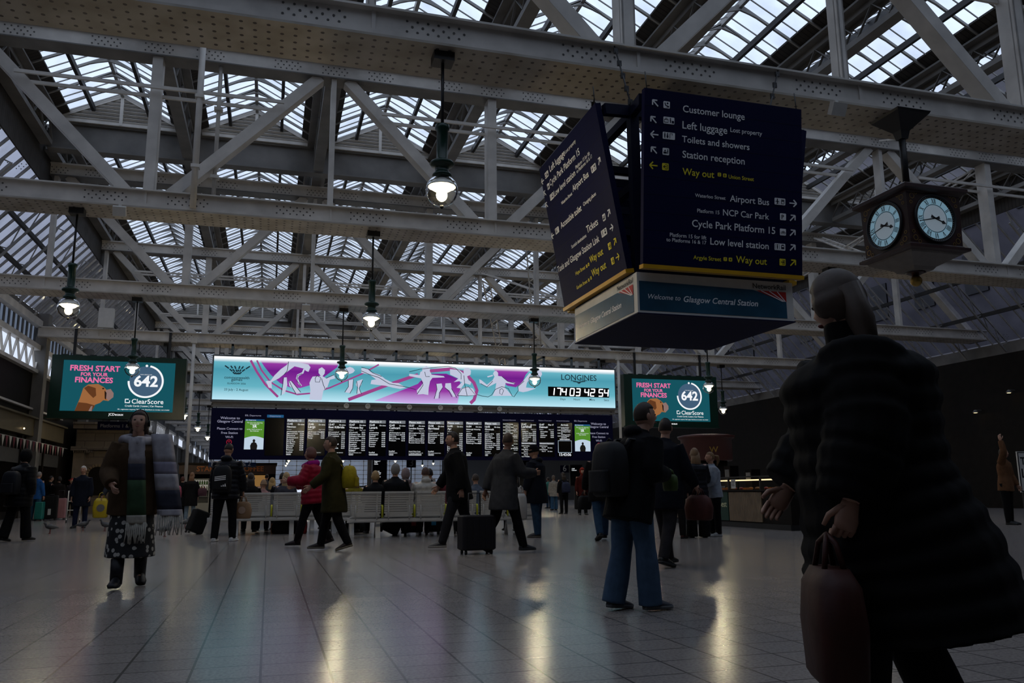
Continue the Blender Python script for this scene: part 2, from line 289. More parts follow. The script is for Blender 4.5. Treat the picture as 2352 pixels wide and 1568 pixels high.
ART={"purple":[[[1.89,1.82],[5.38,1.95],[5.27,1.58],[4.67,1.1],[4.16,0.75],[3.68,0.59],[3.2,0.62],[2.8,0.79],[2.39,1.15],[2.1,1.51]],[[6.97,0.1],[8.31,0.65],[8.96,0.93],[9.07,1.06],[9.59,1.42],[10.3,1.45],[10.92,1.2],[11.01,0.9],[10.84,0.06],[8.57,0.01]],[[12.57,1.83],[14.55,1.9],[14.21,1.53],[14.02,1.12],[13.7,0.9],[13.28,0.96],[12.91,1.26]]],"stripe":[[[[1.52,1.76],[1.8,1.26],[2.17,0.73],[2.74,0.17]],0.1],[[[1.78,1.77],[1.99,1.34],[2.4,0.82],[2.97,0.47],[3.57,0.3],[4.17,0.37],[4.97,0.64],[6.39,1.32],[7.14,1.77]],0.07],[[[5.8,0.12],[7.46,0.8],[8.96,1.36]],0.15],[[[9.51,1.55],[10.47,1.67],[11.19,1.52],[11.64,1.05],[11.78,0.7],[11.64,0.25],[11.46,0.08]],0.16]],"fig":[[[3.16,1.74],[3.52,1.75],[4.0,1.66],[4.09,1.54],[4.01,1.33],[3.89,1.37],[3.81,1.47],[3.4,1.56],[3.09,1.3],[2.94,1.17],[2.75,1.0],[2.44,0.82],[2.47,0.54],[2.33,0.57],[2.2,0.86],[2.4,0.88],[2.55,1.12],[2.81,1.41],[3.04,1.59]],[[3.79,1.47],[3.73,1.3],[3.52,1.19],[3.48,1.02],[3.59,0.77],[3.72,0.67],[3.75,0.71],[3.65,0.82],[3.56,1.02],[3.6,1.13],[3.79,1.25],[3.85,1.43]],[[2.96,1.04],[3.08,1.05],[3.12,0.72],[3.03,0.34],[2.9,0.26],[2.94,0.75]],[[3.17,0.89],[3.29,0.89],[3.56,0.57],[3.69,0.4],[3.53,0.32],[3.36,0.56],[3.2,0.68]],[[4.45,1.47],[4.59,1.56],[4.73,1.44],[4.72,1.27],[4.63,1.15],[4.79,1.06],[5.11,1.24],[5.2,1.07],[4.96,1.0],[4.85,0.64],[4.69,0.51],[4.62,0.07],[4.1,0.08],[4.12,0.5],[4.07,0.83],[4.13,1.0],[4.2,1.12],[4.55,1.16],[4.45,1.3]],[[5.6,1.44],[5.68,1.56],[5.83,1.62],[5.97,1.57],[6.06,1.46],[5.98,1.35],[5.83,1.29],[5.69,1.34]],[[5.78,1.0],[6.01,1.05],[6.0,0.67],[5.88,0.42],[5.63,0.45],[5.79,0.71]],[[6.15,0.97],[6.42,1.07],[6.37,0.81],[6.27,0.68],[6.38,0.41],[6.17,0.4],[6.2,0.68],[6.12,0.8]],[[6.35,1.58],[6.6,1.58],[6.77,1.42],[7.19,1.3],[7.45,1.1],[7.8,0.94],[8.05,0.94],[8.4,0.74],[8.14,0.67],[7.8,0.72],[7.46,0.8],[7.04,0.83],[6.78,0.86],[6.82,1.04],[7.03,1.08],[6.73,1.29],[6.35,1.36]],[[9.15,1.66],[9.35,1.78],[9.53,1.67],[9.51,1.55],[9.6,1.38],[10.17,1.33],[10.23,1.27],[9.64,1.23],[9.53,1.07],[9.47,0.77],[9.45,0.42],[9.21,0.46],[8.95,0.43],[8.91,0.62],[9.08,0.8],[9.21,0.98],[9.1,1.19],[8.55,1.28],[8.55,1.39],[9.03,1.34],[9.07,1.49],[9.16,1.54]],[[9.82,0.95],[10.08,0.98],[10.13,0.79],[10.0,0.61],[9.91,0.26],[9.76,0.25],[9.86,0.69]],[[10.26,0.99],[10.52,1.01],[10.55,0.75],[10.75,0.41],[10.66,0.34],[10.44,0.66],[10.24,0.79]],[[10.47,1.67],[10.92,1.64],[11.14,1.48],[11.12,1.63],[11.19,1.74],[11.37,1.76],[11.49,1.62],[11.47,1.44],[11.3,1.35],[11.37,1.17],[11.5,1.09],[11.46,0.95],[11.15,1.03],[10.92,1.11],[10.66,1.06],[10.88,1.24],[10.48,1.41]],[[10.84,0.45],[11.01,0.77],[11.28,0.86],[11.59,0.78],[11.73,0.48],[11.28,0.42]],[[10.79,0.8],[11.06,1.07],[11.19,1.03],[11.01,0.77]],[[12.57,1.52],[12.62,1.63],[12.73,1.67],[12.82,1.57],[12.82,1.42],[13.01,1.4],[13.28,1.18],[13.67,1.11],[13.6,1.04],[13.19,1.09],[13.14,0.87],[13.28,0.74],[13.51,0.48],[12.54,0.45],[12.68,0.77],[12.73,1.08],[12.32,0.87],[11.91,1.05],[11.89,1.23],[12.0,1.19],[12.27,0.98],[12.55,1.21],[12.64,1.38]],[[12.27,1.38],[12.55,1.47],[12.57,1.41],[12.32,1.33]],[[14.66,1.59],[14.73,1.72],[14.85,1.79],[14.99,1.73],[15.04,1.58],[14.97,1.44],[14.85,1.39],[14.72,1.44]],[[13.83,0.98],[14.07,1.21],[14.4,1.62],[14.5,1.54],[14.26,1.12],[14.21,0.9],[14.72,0.87],[14.3,0.72],[14.06,0.67],[13.83,0.71]]],"lines":[[[[3.13,1.76],[3.09,1.34],[2.96,1.17]],0.025],[[[3.74,1.24],[3.54,1.15],[3.53,0.9],[3.71,0.69]],0.025],[[[2.94,1.04],[2.92,0.75],[2.86,0.24]],0.025],[[[3.19,0.89],[3.36,0.56],[3.51,0.32]],0.025],[[[3.29,0.89],[3.71,0.4]],0.025],[[[4.38,1.17],[4.55,1.09],[4.51,0.88],[4.33,0.88],[4.31,1.04],[4.38,1.17]],0.025],[[[4.59,1.05],[4.68,0.76],[4.77,0.56],[4.83,0.64]],0.025],[[[4.79,1.06],[5.15,1.24]],0.025],[[[5.78,1.0],[5.79,0.71],[5.63,0.45]],0.025],[[[6.01,1.05],[5.98,0.63],[5.86,0.4]],0.025],[[[6.15,0.97],[6.2,0.68],[6.17,0.4]],0.025],[[[6.42,1.02],[6.27,0.64],[6.38,0.39]],0.025],[[[6.35,1.45],[6.73,1.29],[7.15,1.17],[7.63,0.89],[7.88,0.85],[8.44,0.76],[8.87,0.66]],0.025],[[[6.35,1.62],[6.68,1.54],[6.86,1.38],[7.28,1.22]],0.025],[[[8.55,1.48],[9.07,1.62],[9.86,1.74],[10.38,1.8],[10.74,1.73],[11.01,1.47],[11.01,1.2]],0.025],[[[9.27,1.5],[9.33,1.28],[9.51,1.29]],0.025],[[[9.12,1.06],[9.21,0.89],[8.93,0.45]],0.025],[[[9.82,0.95],[9.86,0.69],[9.73,0.25]],0.025],[[[10.13,0.79],[9.97,0.52],[9.98,0.28]],0.025],[[[10.24,0.79],[10.44,0.62],[10.57,0.36]],0.025],[[[10.55,0.75],[10.81,0.32]],0.025],[[[10.84,0.43],[11.06,0.77],[11.37,0.86],[11.73,0.45],[11.28,0.42],[10.84,0.43]],0.025],[[[11.14,1.39],[11.19,0.95],[11.3,0.44]],0.025],[[[11.8,0.5],[12.0,0.44],[12.32,0.4],[12.5,0.5],[12.68,0.77],[13.0,0.91],[13.32,0.83],[13.51,0.48],[13.6,0.43],[13.83,0.75],[13.79,0.93],[14.12,1.21]],0.025],[[[12.91,0.77],[12.89,0.59],[13.0,0.51],[13.09,0.73],[13.0,0.82],[12.91,0.77]],0.025],[[[12.55,1.16],[12.27,0.87],[11.96,1.03]],0.025],[[[13.01,1.4],[13.28,1.18],[13.67,1.08]],0.025]],"logo":[[[[0.46,1.49],[0.63,1.37]],0.055],[[[0.66,1.34],[0.78,1.25]],0.055],[[[0.8,1.22],[0.89,1.13]],0.055],[[[0.7,1.49],[0.78,1.38]],0.055],[[[0.79,1.34],[0.88,1.23]],0.055],[[[0.9,1.21],[0.95,1.12]],0.055],[[[0.86,1.49],[0.92,1.36]],0.055],[[[0.93,1.33],[0.97,1.23]],0.055],[[[0.98,1.2],[1.0,1.12]],0.055],[[[1.08,1.49],[1.04,1.36]],0.055],[[[1.03,1.33],[1.01,1.24]],0.055],[[[1.23,1.48],[1.15,1.37]],0.055],[[[1.13,1.34],[1.08,1.24]],0.055],[[[1.06,1.21],[1.03,1.12]],0.055],[[[1.5,1.49],[1.33,1.37]],0.055],[[[1.3,1.35],[1.18,1.25]],0.055],[[[1.16,1.23],[1.08,1.13]],0.055]],"wings":[[[[16.52,1.3],[16.78,1.28],[16.93,1.2],[17.1,1.29],[17.38,1.33]],0.03],[[[16.64,1.26],[16.83,1.24],[16.93,1.16],[17.05,1.25],[17.27,1.28]],0.03],[[[16.86,1.29],[17.0,1.18]],0.03],[[[17.02,1.29],[16.88,1.18]],0.03]],"btxt":[["commonwealth",0.46,0.92,1.04],["games",0.75,0.83,0.46],["GLASGOW 2026",0.59,0.68,0.77],["23 July - 2 August",0.48,0.4,1.0],["LONGINES",16.02,1.33,1.85],["Days",15.95,0.34,0.27],["Hours",16.64,0.34,0.34],["Mins",17.47,0.34,0.28],["Secs",18.24,0.34,0.26]],"cdown":[[15.34,0.98],[18.52,0.98],[18.51,0.52],[15.33,0.51]],"digits":[[15.52,0.5],[15.76,0.5],[16.04,0.5],[16.45,0.49],[16.76,0.49],[17.21,0.49],[17.52,0.49],[17.96,0.49],[18.25,0.49]],"atxt":[["FRESH START","pink",0.25,1.62,1.82],["FOR YOUR","pink",0.65,1.41,0.99],["FINANCES","pink",0.46,1.15,1.38],["642","white",2.62,1.05,0.9],["ClearScore","white",2.59,0.34,1.19],["Credit Cards | Loans | Car Finance","white",2.35,0.21,1.42],["18+, registration required, T&Cs apply. ClearScore is a broker, not a lender","white",2.09,0.08,1.94],["YOUR CREDIT SCORE","white",2.83,1.51,0.45]],"ring":[[3.06,1.25],[3.71,1.27],[3.01,1.9]],"icon":[[2.33,0.53],[2.53,0.53],[2.54,0.36],[2.34,0.35]],"dog":[[0.53,-0.02],[0.69,0.51],[0.78,0.92],[0.95,1.07],[1.31,1.1],[1.53,0.97],[1.63,0.87],[1.78,0.91],[1.9,0.74],[1.9,0.58],[1.73,0.42],[1.54,0.45],[1.43,0.34],[1.25,0.26],[1.15,-0.01]],"ear":[[0.81,0.92],[0.95,1.02],[1.23,0.93],[1.27,0.63],[1.17,0.53],[0.98,0.72]],"muzzle":[[1.61,0.86],[1.78,0.9],[1.9,0.74],[1.9,0.58],[1.73,0.43],[1.63,0.54]],"dogshade":[[0.53,-0.02],[0.65,0.35],[0.95,0.32],[1.26,0.23],[1.15,-0.01]],"mouth":[[1.56,0.84],[1.64,0.75],[1.64,0.47],[1.59,0.52]],"chest":[[1.03,-0.01],[1.11,0.19],[1.17,0.22],[1.15,-0.01]],"eye":[[1.46,0.94],[1.52,0.95],[1.55,0.9],[1.49,0.88]],"ftxt":[["Customer lounge","w",0.596,2.244,0.999],["Left luggage","w",0.59,2.002,0.719],["Lost property","w",1.359,2.041,0.526],["Toilets and showers","w",0.585,1.804,1.089],["Station reception","w",0.593,1.58,1.002],["Way out","y",0.594,1.333,0.505],["Union Street","y",1.331,1.351,0.415],["Waterloo Street","w",0.795,1.031,0.487],["Airport Bus","w",1.353,1.016,0.646],["Platform 15","w",0.83,0.811,0.354],["NCP Car Park","w",1.241,0.803,0.757],["Cycle Park Platform 15","w",0.749,0.599,1.351],["Platform 15 for lift","w",0.404,0.43,0.573],["to Platforms 16 & 17","w",0.35,0.359,0.627],["Low level station","w",1.039,0.365,0.951],["Argyle Street","y",0.772,0.135,0.442],["Way out","y",1.453,0.135,0.507]],"ltxt":[["Left luggage","w",0.476,2.284,0.746],["Lost property","w",1.243,2.296,0.467],["Cycle Park Platform 15","w",0.367,2.072,1.41],["Low level station","w",0.475,1.847,0.996],["Platform 15 for lift","w",1.529,1.92,0.599],["to Platforms 16 & 17","w",1.535,1.849,0.654],["Waterloo Street","w",0.708,1.619,0.507],["Airport Bus","w",1.263,1.646,0.681],["Accessible toilet","w",0.507,1.272,0.954],["Changing places","w",1.556,1.304,0.519],["Scottish destinations","w",0.794,0.841,0.659],["Tickets","w",1.503,0.881,0.456],["Taxis and Glasgow Station Link","w",0.019,0.637,1.875],["Hope Street","y",0.76,0.395,0.426],["Way out","y",1.411,0.422,0.53],["Gordon Street","y",0.693,0.173,0.474],["Way out","y",1.39,0.204,0.567]],"farr":[["ul","w",0.166,2.317],["ul","w",0.141,2.074],["l","w",0.157,1.863],["ul","w",0.152,1.637],["l","y",0.147,1.418],["r","w",2.404,1.083],["ur","w",2.395,0.86],["ur","w",2.394,0.639],["ur","w",2.392,0.419],["ur","y",2.398,0.193]],"ficon":[["seat","w",0.1,0.342,2.314],["bag","w",0.17,0.378,2.09],["wc","w",0.19,0.379,1.869],["desk","w",0.1,0.334,1.638],["exit","y",0.1,0.329,1.418],["plane","w",0.18,2.182,1.089],["P","w",0.1,2.233,0.866],["bike","w",0.1,2.231,0.639],["train","w",0.18,2.179,0.415],["exit","y",0.1,2.222,0.193],["2","y",0.055,1.183,1.392],["8","y",0.055,1.271,1.388],["7","y",0.055,1.28,0.171],["4","y",0.055,1.364,0.171]],"larr":[["l","w",0.066,2.278],["ul","w",0.064,2.055],["ul","w",0.046,1.847],["ur","w",2.39,1.709],["l","w",0.071,1.286],["ur","w",2.377,0.916],["r","w",2.37,0.693],["ur","y",2.396,0.474],["r","y",2.386,0.248]],"licon":[["bag","w",0.17,0.296,2.309],["bike","w",0.1,0.278,2.103],["train","w",0.18,0.351,1.896],["plane","w",0.18,2.159,1.692],["wc","w",0.17,0.308,1.305],["desk","w",0.1,2.194,0.911],["bus","w",0.2,2.097,0.706],["exit","y",0.1,2.199,0.467],["exit","y",0.1,2.207,0.239],["7","y",0.05,1.249,0.419],["4","y",0.05,1.335,0.424],["2","y",0.05,1.232,0.196],["8","y",0.05,1.33,0.206]]}
# ------------------------------------------------------------------ setting: floor and walls
ORD = ['first', 'second', 'third', 'fourth', 'fifth', 'sixth', 'seventh', 'eighth', 'ninth', 'tenth', 'eleventh', 'twelfth', 'thirteenth', 'fourteenth', 'fifteenth', 'sixteenth']
XL, XR, Y0, Y1 = -9.8, 31.4, -2.85, 155.0
struct(MB().box((XL - .4, Y0, -.3), (XR + .4, Y1, 0)).build('floor', M_FLOOR))
NODE = [1.2 + 4.29 * k for k in range(-2, 8)]              # panel points of every roof truss
TY = [11.25, 20.15, 29.4, 38.5] + [38.5 + 9.1 * i for i in range(1, 13)]
BAYS = [(-34.0, -2.8), (-2.8, 28.4), (28.4, 59.6), (59.6, 90.8), (90.8, 122.0), (122.0, 153.2)]

# left wall: dark shop wall below, clerestory above
wl = MB(); wl.box((XL - .3, Y0, 0), (XL, Y1, 6.0), 0); wl.box((XL - .3, Y0, 8.3), (XL, Y1, 8.6), 1)
wall_left = struct(wl.build('wall_left', [M_DARKW, M_STEELD]))
g = MB()
for z0, z1 in ((7.95, 8.25), (6.98, 7.2), (6.0, 6.14)): g.box((XL - .02, Y0, z0), (XL + .22, Y1, z1))
y = 0.0
while y < 90:
    g.bar((XL + .1, y, 6.12), (XL + .1, y + .55, 7.0), .05, .08, (1, 0, 0)); g.bar((XL + .1, y + .55, 7.0), (XL + .1, y + 1.1, 6.12), .05, .08, (1, 0, 0)); y += 1.1
g.build('wall_girder', M_STEEL, wall_left)
wg = MB().add([(XL - .1, Y0, 7.2), (XL - .1, Y1, 7.2), (XL - .1, Y1, 8.3), (XL - .1, Y0, 8.3)], [(0, 1, 2, 3)])
cl = struct(wg.build('window_1', M_PANED))
mu = MB(); y = -4.0
while y < 120: mu.box((XL - .13, y, 7.2), (XL - .05, y + .05, 8.3)); y += .62
mu.build('mullions', M_STEELD, cl)
# right wall: dark frontage below, stone and glass above
wr = MB(); wr.box((XR, Y0, 0), (XR + .4, Y1, 6.8), 0); wr.box((XR, Y0, 6.8), (XR + .4, Y1, 7.3), 1); wall_right = struct(wr.build('wall_right', [M_DARKW, M_STEELD]))
struct(MB().box((XL - .4, Y0 - .3, 0), (XR + .4, Y0, 14.5)).build('wall_back', M_DARKW))  # unseen wall added behind the camera to cut light on the near floor
fe = MB().box((XL, Y1 - .2, 1.9), (XR, Y1, 2.2)).box((XL, Y1 - .2, 9.0), (XR, Y1, 14.5)); added_wall_front = struct(fe.build('added_wall_front', M_DARKW))  # end screen added to darken the bright open far end
ew = struct(MB().add([(XL, Y1, 2.2), (XR, Y1, 2.2), (XR, Y1, 9.0), (XL, Y1, 9.0)], [(0, 1, 2, 3)]).build('window_0', glass_mat('darkened_end_glass', (.22, .24, .27), .05, .4, .3)))  # glass tinted dark to dim the sky beyond the open end
b = MB()
for i in range(18): b.box((XL + i*2.4, Y1 - .12, 2.2), (XL + i*2.4 + .15, Y1 - .02, 9.0))
for i in range(9): b.box((XL, Y1 - .12, 2.6 + i*.8), (XR, Y1 - .02, 2.72 + i*.8))
b.build('mullions', M_STEEL, ew)

# tall building beyond the right-hand roof glass
bl = MB().box((39, -2, 0), (56, 110, 24.5))
bld = tag(bl.build('building', mat('dark_city_stone', (.16, .15, .165), .9, 0, .3, .4)), 'tall dark stone building looming behind the right hand roof glass', 'building')
bw = MB()
for yy in range(0, 108, 4):
    for zz in (12, 16, 20): bw.box((38.9, yy, zz), (39, yy + 1.6, zz + 2.4))
bw.build('window_rows', M_SCRB, bld)['label'] = 'rows of dark windows'

# ------------------------------------------------------------------ roof trusses
def chord_meshes():
    b = MB()                                               # bottom chord: two plated webs and a riveted soffit plate
    xa, xb = XL + .1, XR
    b.box((xa, 0, 7.58), (xb, .05, 7.95), 0); b.box((xa, .90, 7.58), (xb, .95, 7.95), 0)
    b.box((xa, -.04, 7.54), (xb, .99, 7.58), 1)
    b.box((xa, -.12, 7.95), (xb, .16, 7.985), 0); b.box((xa, .79, 7.95), (xb, 1.07, 7.985), 0)
    b.box((xa, -.035, 7.58), (xb, 0, 7.66), 0)
    for x in NODE:                                         # rivet groups at the joints
        for cx in (x - .9, x + .9):
            for i in range(6):
                for j in range(3):
                    px, pz = cx - .4 + i * .16 + (.08 if j % 2 else 0), 7.70 + j * .085
                    b.add([(px + .022*math.cos(a*pi/3), -.006, pz + .022*math.sin(a*pi/3)) for a in range(6)], [tuple(range(6))], 2)
        b.box((x - .03, -.03, 7.58), (x + .03, 0, 7.95), 0)
    t = MB()
    ta, tb_ = NODE[0] - .3, NODE[-2] + .3
    t.box((ta, .28, 11.62), (tb_, .33, 12.02), 0); t.box((ta, .66, 11.62), (tb_, .71, 12.02), 0)
    t.box((ta, .2, 12.0), (tb_, .79, 12.05), 0); t.box((ta, .22, 11.60), (tb_, .77, 11.63), 1)  # underside plate takes the darker steel
    for x in NODE:
        for dx in (-1.2, 1.2, 0):
            for i in range(5):
                for j in range(3):
                    px, pz = x + dx - .3 + i * .14 + (.07 if j % 2 else 0), 11.72 + j * .09
                    t.add([(px + .022*math.cos(a*pi/3), .274, pz + .022*math.sin(a*pi/3)) for a in range(6)], [tuple(range(6))], 2)
    return b, t
bm_, tm_ = chord_meshes()
ME_BC = bm_.mesh('bottom_chord', [M_STEEL, M_FLANGE, M_RIVET]); ME_TC = tm_.mesh('top_chord', [M_STEEL, M_STEELD, M_RIVET])
def vbox(wd, dp):
    b = MB(); b.box((-wd/2, .3, 7.985), (-wd/2 + .03, .3 + dp, 11.6)); b.box((wd/2 - .03, .3, 7.985), (wd/2, .3 + dp, 11.6)); b.box((-wd/2, .38, 7.985), (wd/2, .41, 11.6)); b.box((-wd/2, .3, 7.985), (wd/2, .32, 11.6))
    return b.mesh('vertical', M_STEEL)
ME_V1 = vbox(.24, .4); ME_V2 = vbox(.13, .3)
def diag(s):
    b = MB(); p0 = Vector((s * .36, .48, 11.62)); p1 = Vector((s * (4.29 - .42), .48, 7.98))
    d = (p1 - p0).normalized(); n = Vector((0, 1, 0)).cross(d)
    b.bar(p0 + Vector((0, -.16, 0)), p1 + Vector((0, -.16, 0)), .26, .03, (0, 1, 0)); b.bar(p0 + n*.12, p1 + n*.12, .03, .34, (0, 1, 0)); b.bar(p0 - n*.12, p1 - n*.12, .03, .34, (0, 1, 0))
    return b.mesh('diagonal', M_STEEL)
ME_D = {1: diag(1), -1: diag(-1)}
def tie():
    b = MB(); b.box((-3.05, .10, 10.66), (3.05, .16, 10.74)); b.box((-3.05, .62, 10.66), (3.05, .68, 10.74))
    return b.mesh('tie_bar', M_STEEL)
ME_T = tie()
def make_truss():
    t = thing('roof_truss', '', 'roof truss')
    put('bottom_chord', ME_BC, t); put('top_chord', ME_TC, t)
    for i, x in enumerate(NODE[:-1]):
        put('vertical', ME_V2 if i % 2 == 0 else ME_V1, t, (x, 0, 0))
        if i % 2 == 0:                                     # top panel point: diagonals fall away to both sides
            for s in ((-1, 1) if i else (1,)): put('diagonal', ME_D[s], t, (x, 0, 0))
        else: put('tie_bar', ME_T, t, (x, 0, 0))
    # end post and short diagonal at the left wall
    e = MB(); e.box((XL - .02, .2, 0), (XL + .42, .75, 8.6)); e.box((XL - .1, .1, 0), (XL + .52, .85, .5)); e.build('wall_column', M_STEELD, t)
    return t
T0 = make_truss()
TL = ['nearest riveted grey roof truss, crossing above the wayfinding sign', 'second riveted grey roof truss, with lamps above the benches', 'third riveted grey roof truss, behind the first louvred gables', 'fourth riveted grey roof truss, directly above the lit games banner']
trusses = []
for i, yy in enumerate(TY):
    t = T0 if i == 0 else copy_tree(T0)
    t.location = (0, yy, 0); trusses.append(t)
    t['label'] = TL[i] if i < 4 else ('fifth grey roof truss, just behind the departure board' if i == 4 else ('sixth grey roof truss, in front of the far louvred gables' if i == 5 else 'distant grey roof truss far down the platforms'))
    t['group'] = 'distant roof trusses' if i > 5 else 'main roof trusses'

# ------------------------------------------------------------------ valley girders (along the hall) and cross girders
def girder_mesh(length):
    b = MB(); hw = .17
    for z0, z1 in ((12.06, 12.12), (12.86, 12.92)): b.box((-hw, 0, z0), (hw, length, z1))
    for x in (-hw, hw - .03):
        b.box((x, 0, 12.12), (x + .03, length, 12.22)); b.box((x, 0, 12.76), (x + .03, length, 12.86))
        y = 0; n = int(length / .55); st = length / n
        for i in range(n):
            z = (12.2, 12.78) if i % 2 else (12.78, 12.2)
            b.bar((x + .015, y, z[0]), (x + .015, y + st, z[1]), .02, .06, (1, 0, 0)); y += st
    b.box((-.40, 0, 12.93), (.40, length, 12.99))
    return b.mesh('girder', M_STEELD)
ME_G = girder_mesh(30.7)
for bi, (ya, yb) in enumerate(BAYS):
    if bi in (0, 4, 5): continue
    for k, x in enumerate(NODE[:-1]):
        o = put('valley_girder', ME_G, None, (x, ya + .25, 0))
        far = bi >= 3
        tag(o, 'distant grey lattice girder under a roof valley far down the platforms' if far else f'grey lattice girder under the {ORD[k]} roof valley from the left, {["behind the camera", "nearest roof bay", "bay above the board"][bi]}', 'girder', 'distant valley girders' if far else 'valley girders')
ME_CG = MB().box((NODE[0], -.12, 12.02), (NODE[-2], .12, 12.9)).box((NODE[0], -.22, 12.88), (NODE[-2], .22, 12.96)).box((NODE[0], -.22, 12.0), (NODE[-2], .22, 12.05)).mesh('cross_girder', M_STEELD)
for i, (ya, yb) in enumerate(BAYS[1:4]):
    o = put('cross_girder', ME_CG, None, (0, yb if i < 4 else yb, 0))
    tag(o, ['deep dark girder carrying the nearer row of louvred gables', 'deep dark girder carrying the far row of louvred gables', 'deep dark girder across the distant platform roof', 'deep dark girder across the distant platform roof', 'deep dark girder across the distant platform roof'][i], 'girder', 'distant cross girders' if i >= 2 else 'cross girders')

# ------------------------------------------------------------------ ridge-and-furrow glass roof
HALF, ZV, ZR, LEN = 2.145, 12.98, 14.1, 31.2
def zs(x): return ZR - (ZR - ZV) * abs(x) / HALF
def roof_meshes():
    gl = MB(); fr = MB(); pu = []; so = []
    for s in (-1, 1):
        q = [(s*.08, 0, zs(.08)), (s*.08, LEN, zs(.08)), (s*1.56, LEN, zs(1.56)), (s*1.56, 0, zs(1.56))]
        gl.add(q, [(0, 1, 2, 3)] if s > 0 else [(3, 2, 1, 0)])
    n = 33; st = LEN / n
    for i in range(n + 1):
        y = i * st
        for s in (-1, 1): fr.bar((0, y, ZR - .05), (s * 2.1, y, zs(2.1) - .05), .06, .075)
        a = [(-.6, zs(.6) - .08), (-.3, zs(.3) - .125), (0, ZR - .2), (.3, zs(.3) - .125), (.6, zs(.6) - .08), (0, ZR - .05)]
        vs = [(x, y - .03, z) for x, z in a] + [(x, y + .03, z) for x, z in a]
        fr.add(vs, [(0, 1, 2, 5), (5, 2, 3, 4), (11, 8, 7, 6), (10, 9, 8, 11)] + [(j + 6, (j + 1) + 6, j + 1, j) for j in range(5)])
        if i < n:
            for f in (.62,):
                for s in (-1, 1): fr.bar((s*.06, y + st*f, zs(.06) - .02), (s*1.58, y + st*f, zs(1.58) - .02), .024, .032)
    rb = MB().box((-.05, 0, ZR - .14), (.05, LEN, ZR + .05))
    for s in (-1, 1):
        pm = MB().bar((s*.85, 0, zs(.85) - .2), (s*.85, LEN, zs(.85) - .2), .1, .18); pu.append(pm.mesh('purlin', M_PURL))
        b = MB(); p0, p1 = (s*1.54, zs(1.54)), (s*2.14, zs(2.14))
        b.add([(p0[0], 0, p0[1] - .04), (p0[0], LEN, p0[1] - .04), (p1[0], LEN, p1[1] - .04), (p1[0], 0, p1[1] - .04), (p0[0], 0, p0[1] + .02), (p0[0], LEN, p0[1] + .02), (p1[0], LEN, p1[1] + .02), (p1[0], 0, p1[1] + .02)], [(0, 1, 2, 3), (7, 6, 5, 4), (0, 4, 5, 1), (3, 2, 6, 7), (0, 3, 7, 4), (1, 5, 6, 2)])
        so.append(b.mesh('boarded_soffit', M_PLANK))
    return gl.mesh('window_pane', M_PANE), fr.mesh('glazing_frame', M_GBAR), rb.mesh('ridge_beam', M_GBAR), pu, so
ME_GL, ME_FR, ME_RB, ME_PU, ME_SO = roof_meshes()
wn = 3
for bi, (ya, yb) in enumerate(BAYS[1:]):
    for k in range(len(NODE) - 2):
        o = struct(put(f'window_{wn}', ME_GL, None, (NODE[k] + HALF, ya, 0))); wn += 1
        put('glazing_frame', ME_FR, o); put('ridge_beam', ME_RB, o)
        for s in (0, 1): put('purlin', ME_PU[s], o); put('boarded_soffit', ME_SO[s], o)
# lower glass roofs sloping down to the side walls
def side_roof(xb2, zb, xa, za, wn):
    sg = 1 if xa > xb2 else -1
    gl = MB().add([(xb2, 0, zb), (xb2, LEN, zb), (xa, LEN, za), (xa, 0, za)], [(0, 3, 2, 1)]).mesh('window_pane', M_PANEG)
    fr = MB(); n = 42
    for i in range(n + 1):
        y = i * LEN / n; fr.bar((xb2, y, zb - .05), (xa, y, za - .05), .05, .08)
        if i % 3 == 0:                                     # light lattice rafters under the slope
            A0, A1, B0, B1 = Vector((xb2, y, zb - .08)), Vector((xa, y, za - .1)), Vector((xb2 + sg*.1, y, zb - .5)), Vector((xa - sg*.1, y, za - .55)); fr.bar(B0, B1, .07, .07); m = int((A1 - A0).length / .42)
            for j in range(m):
                f0, f1 = j / m, (j + 1) / m
                fr.bar(A0.lerp(A1, f1 if j % 2 else f0), B0.lerp(B1, f0 if j % 2 else f1), .035, .035)
    frm = fr.mesh('glazing_frame', M_GBAR); pm = MB()
    for f in (.3, .62): pm.bar((xb2 + (xa-xb2)*f, 0, zb + (za-zb)*f - .2), (xb2 + (xa-xb2)*f, LEN, zb + (za-zb)*f - .2), .1, .16)
    pmm = pm.mesh('purlin', M_PURL); up = MB().box((min(xa, xa + sg*.05), 0, za - .1), (max(xa, xa + sg*.05), LEN, 12.98)).mesh('boarded_upstand', M_PLANK)
    for ya, yb in BAYS[1:]:
        o = struct(put(f'window_{wn}', gl, None, (0, ya, 0))); wn += 1
        put('glazing_frame', frm, o); put('purlin', pmm, o); put('boarded_upstand', up, o)
    return wn
wn = side_roof(XL, 8.62, NODE[0] - .25, 11.15, wn)
wn = side_roof(XR, 7.35, NODE[-2] + .25, 11.6, wn)
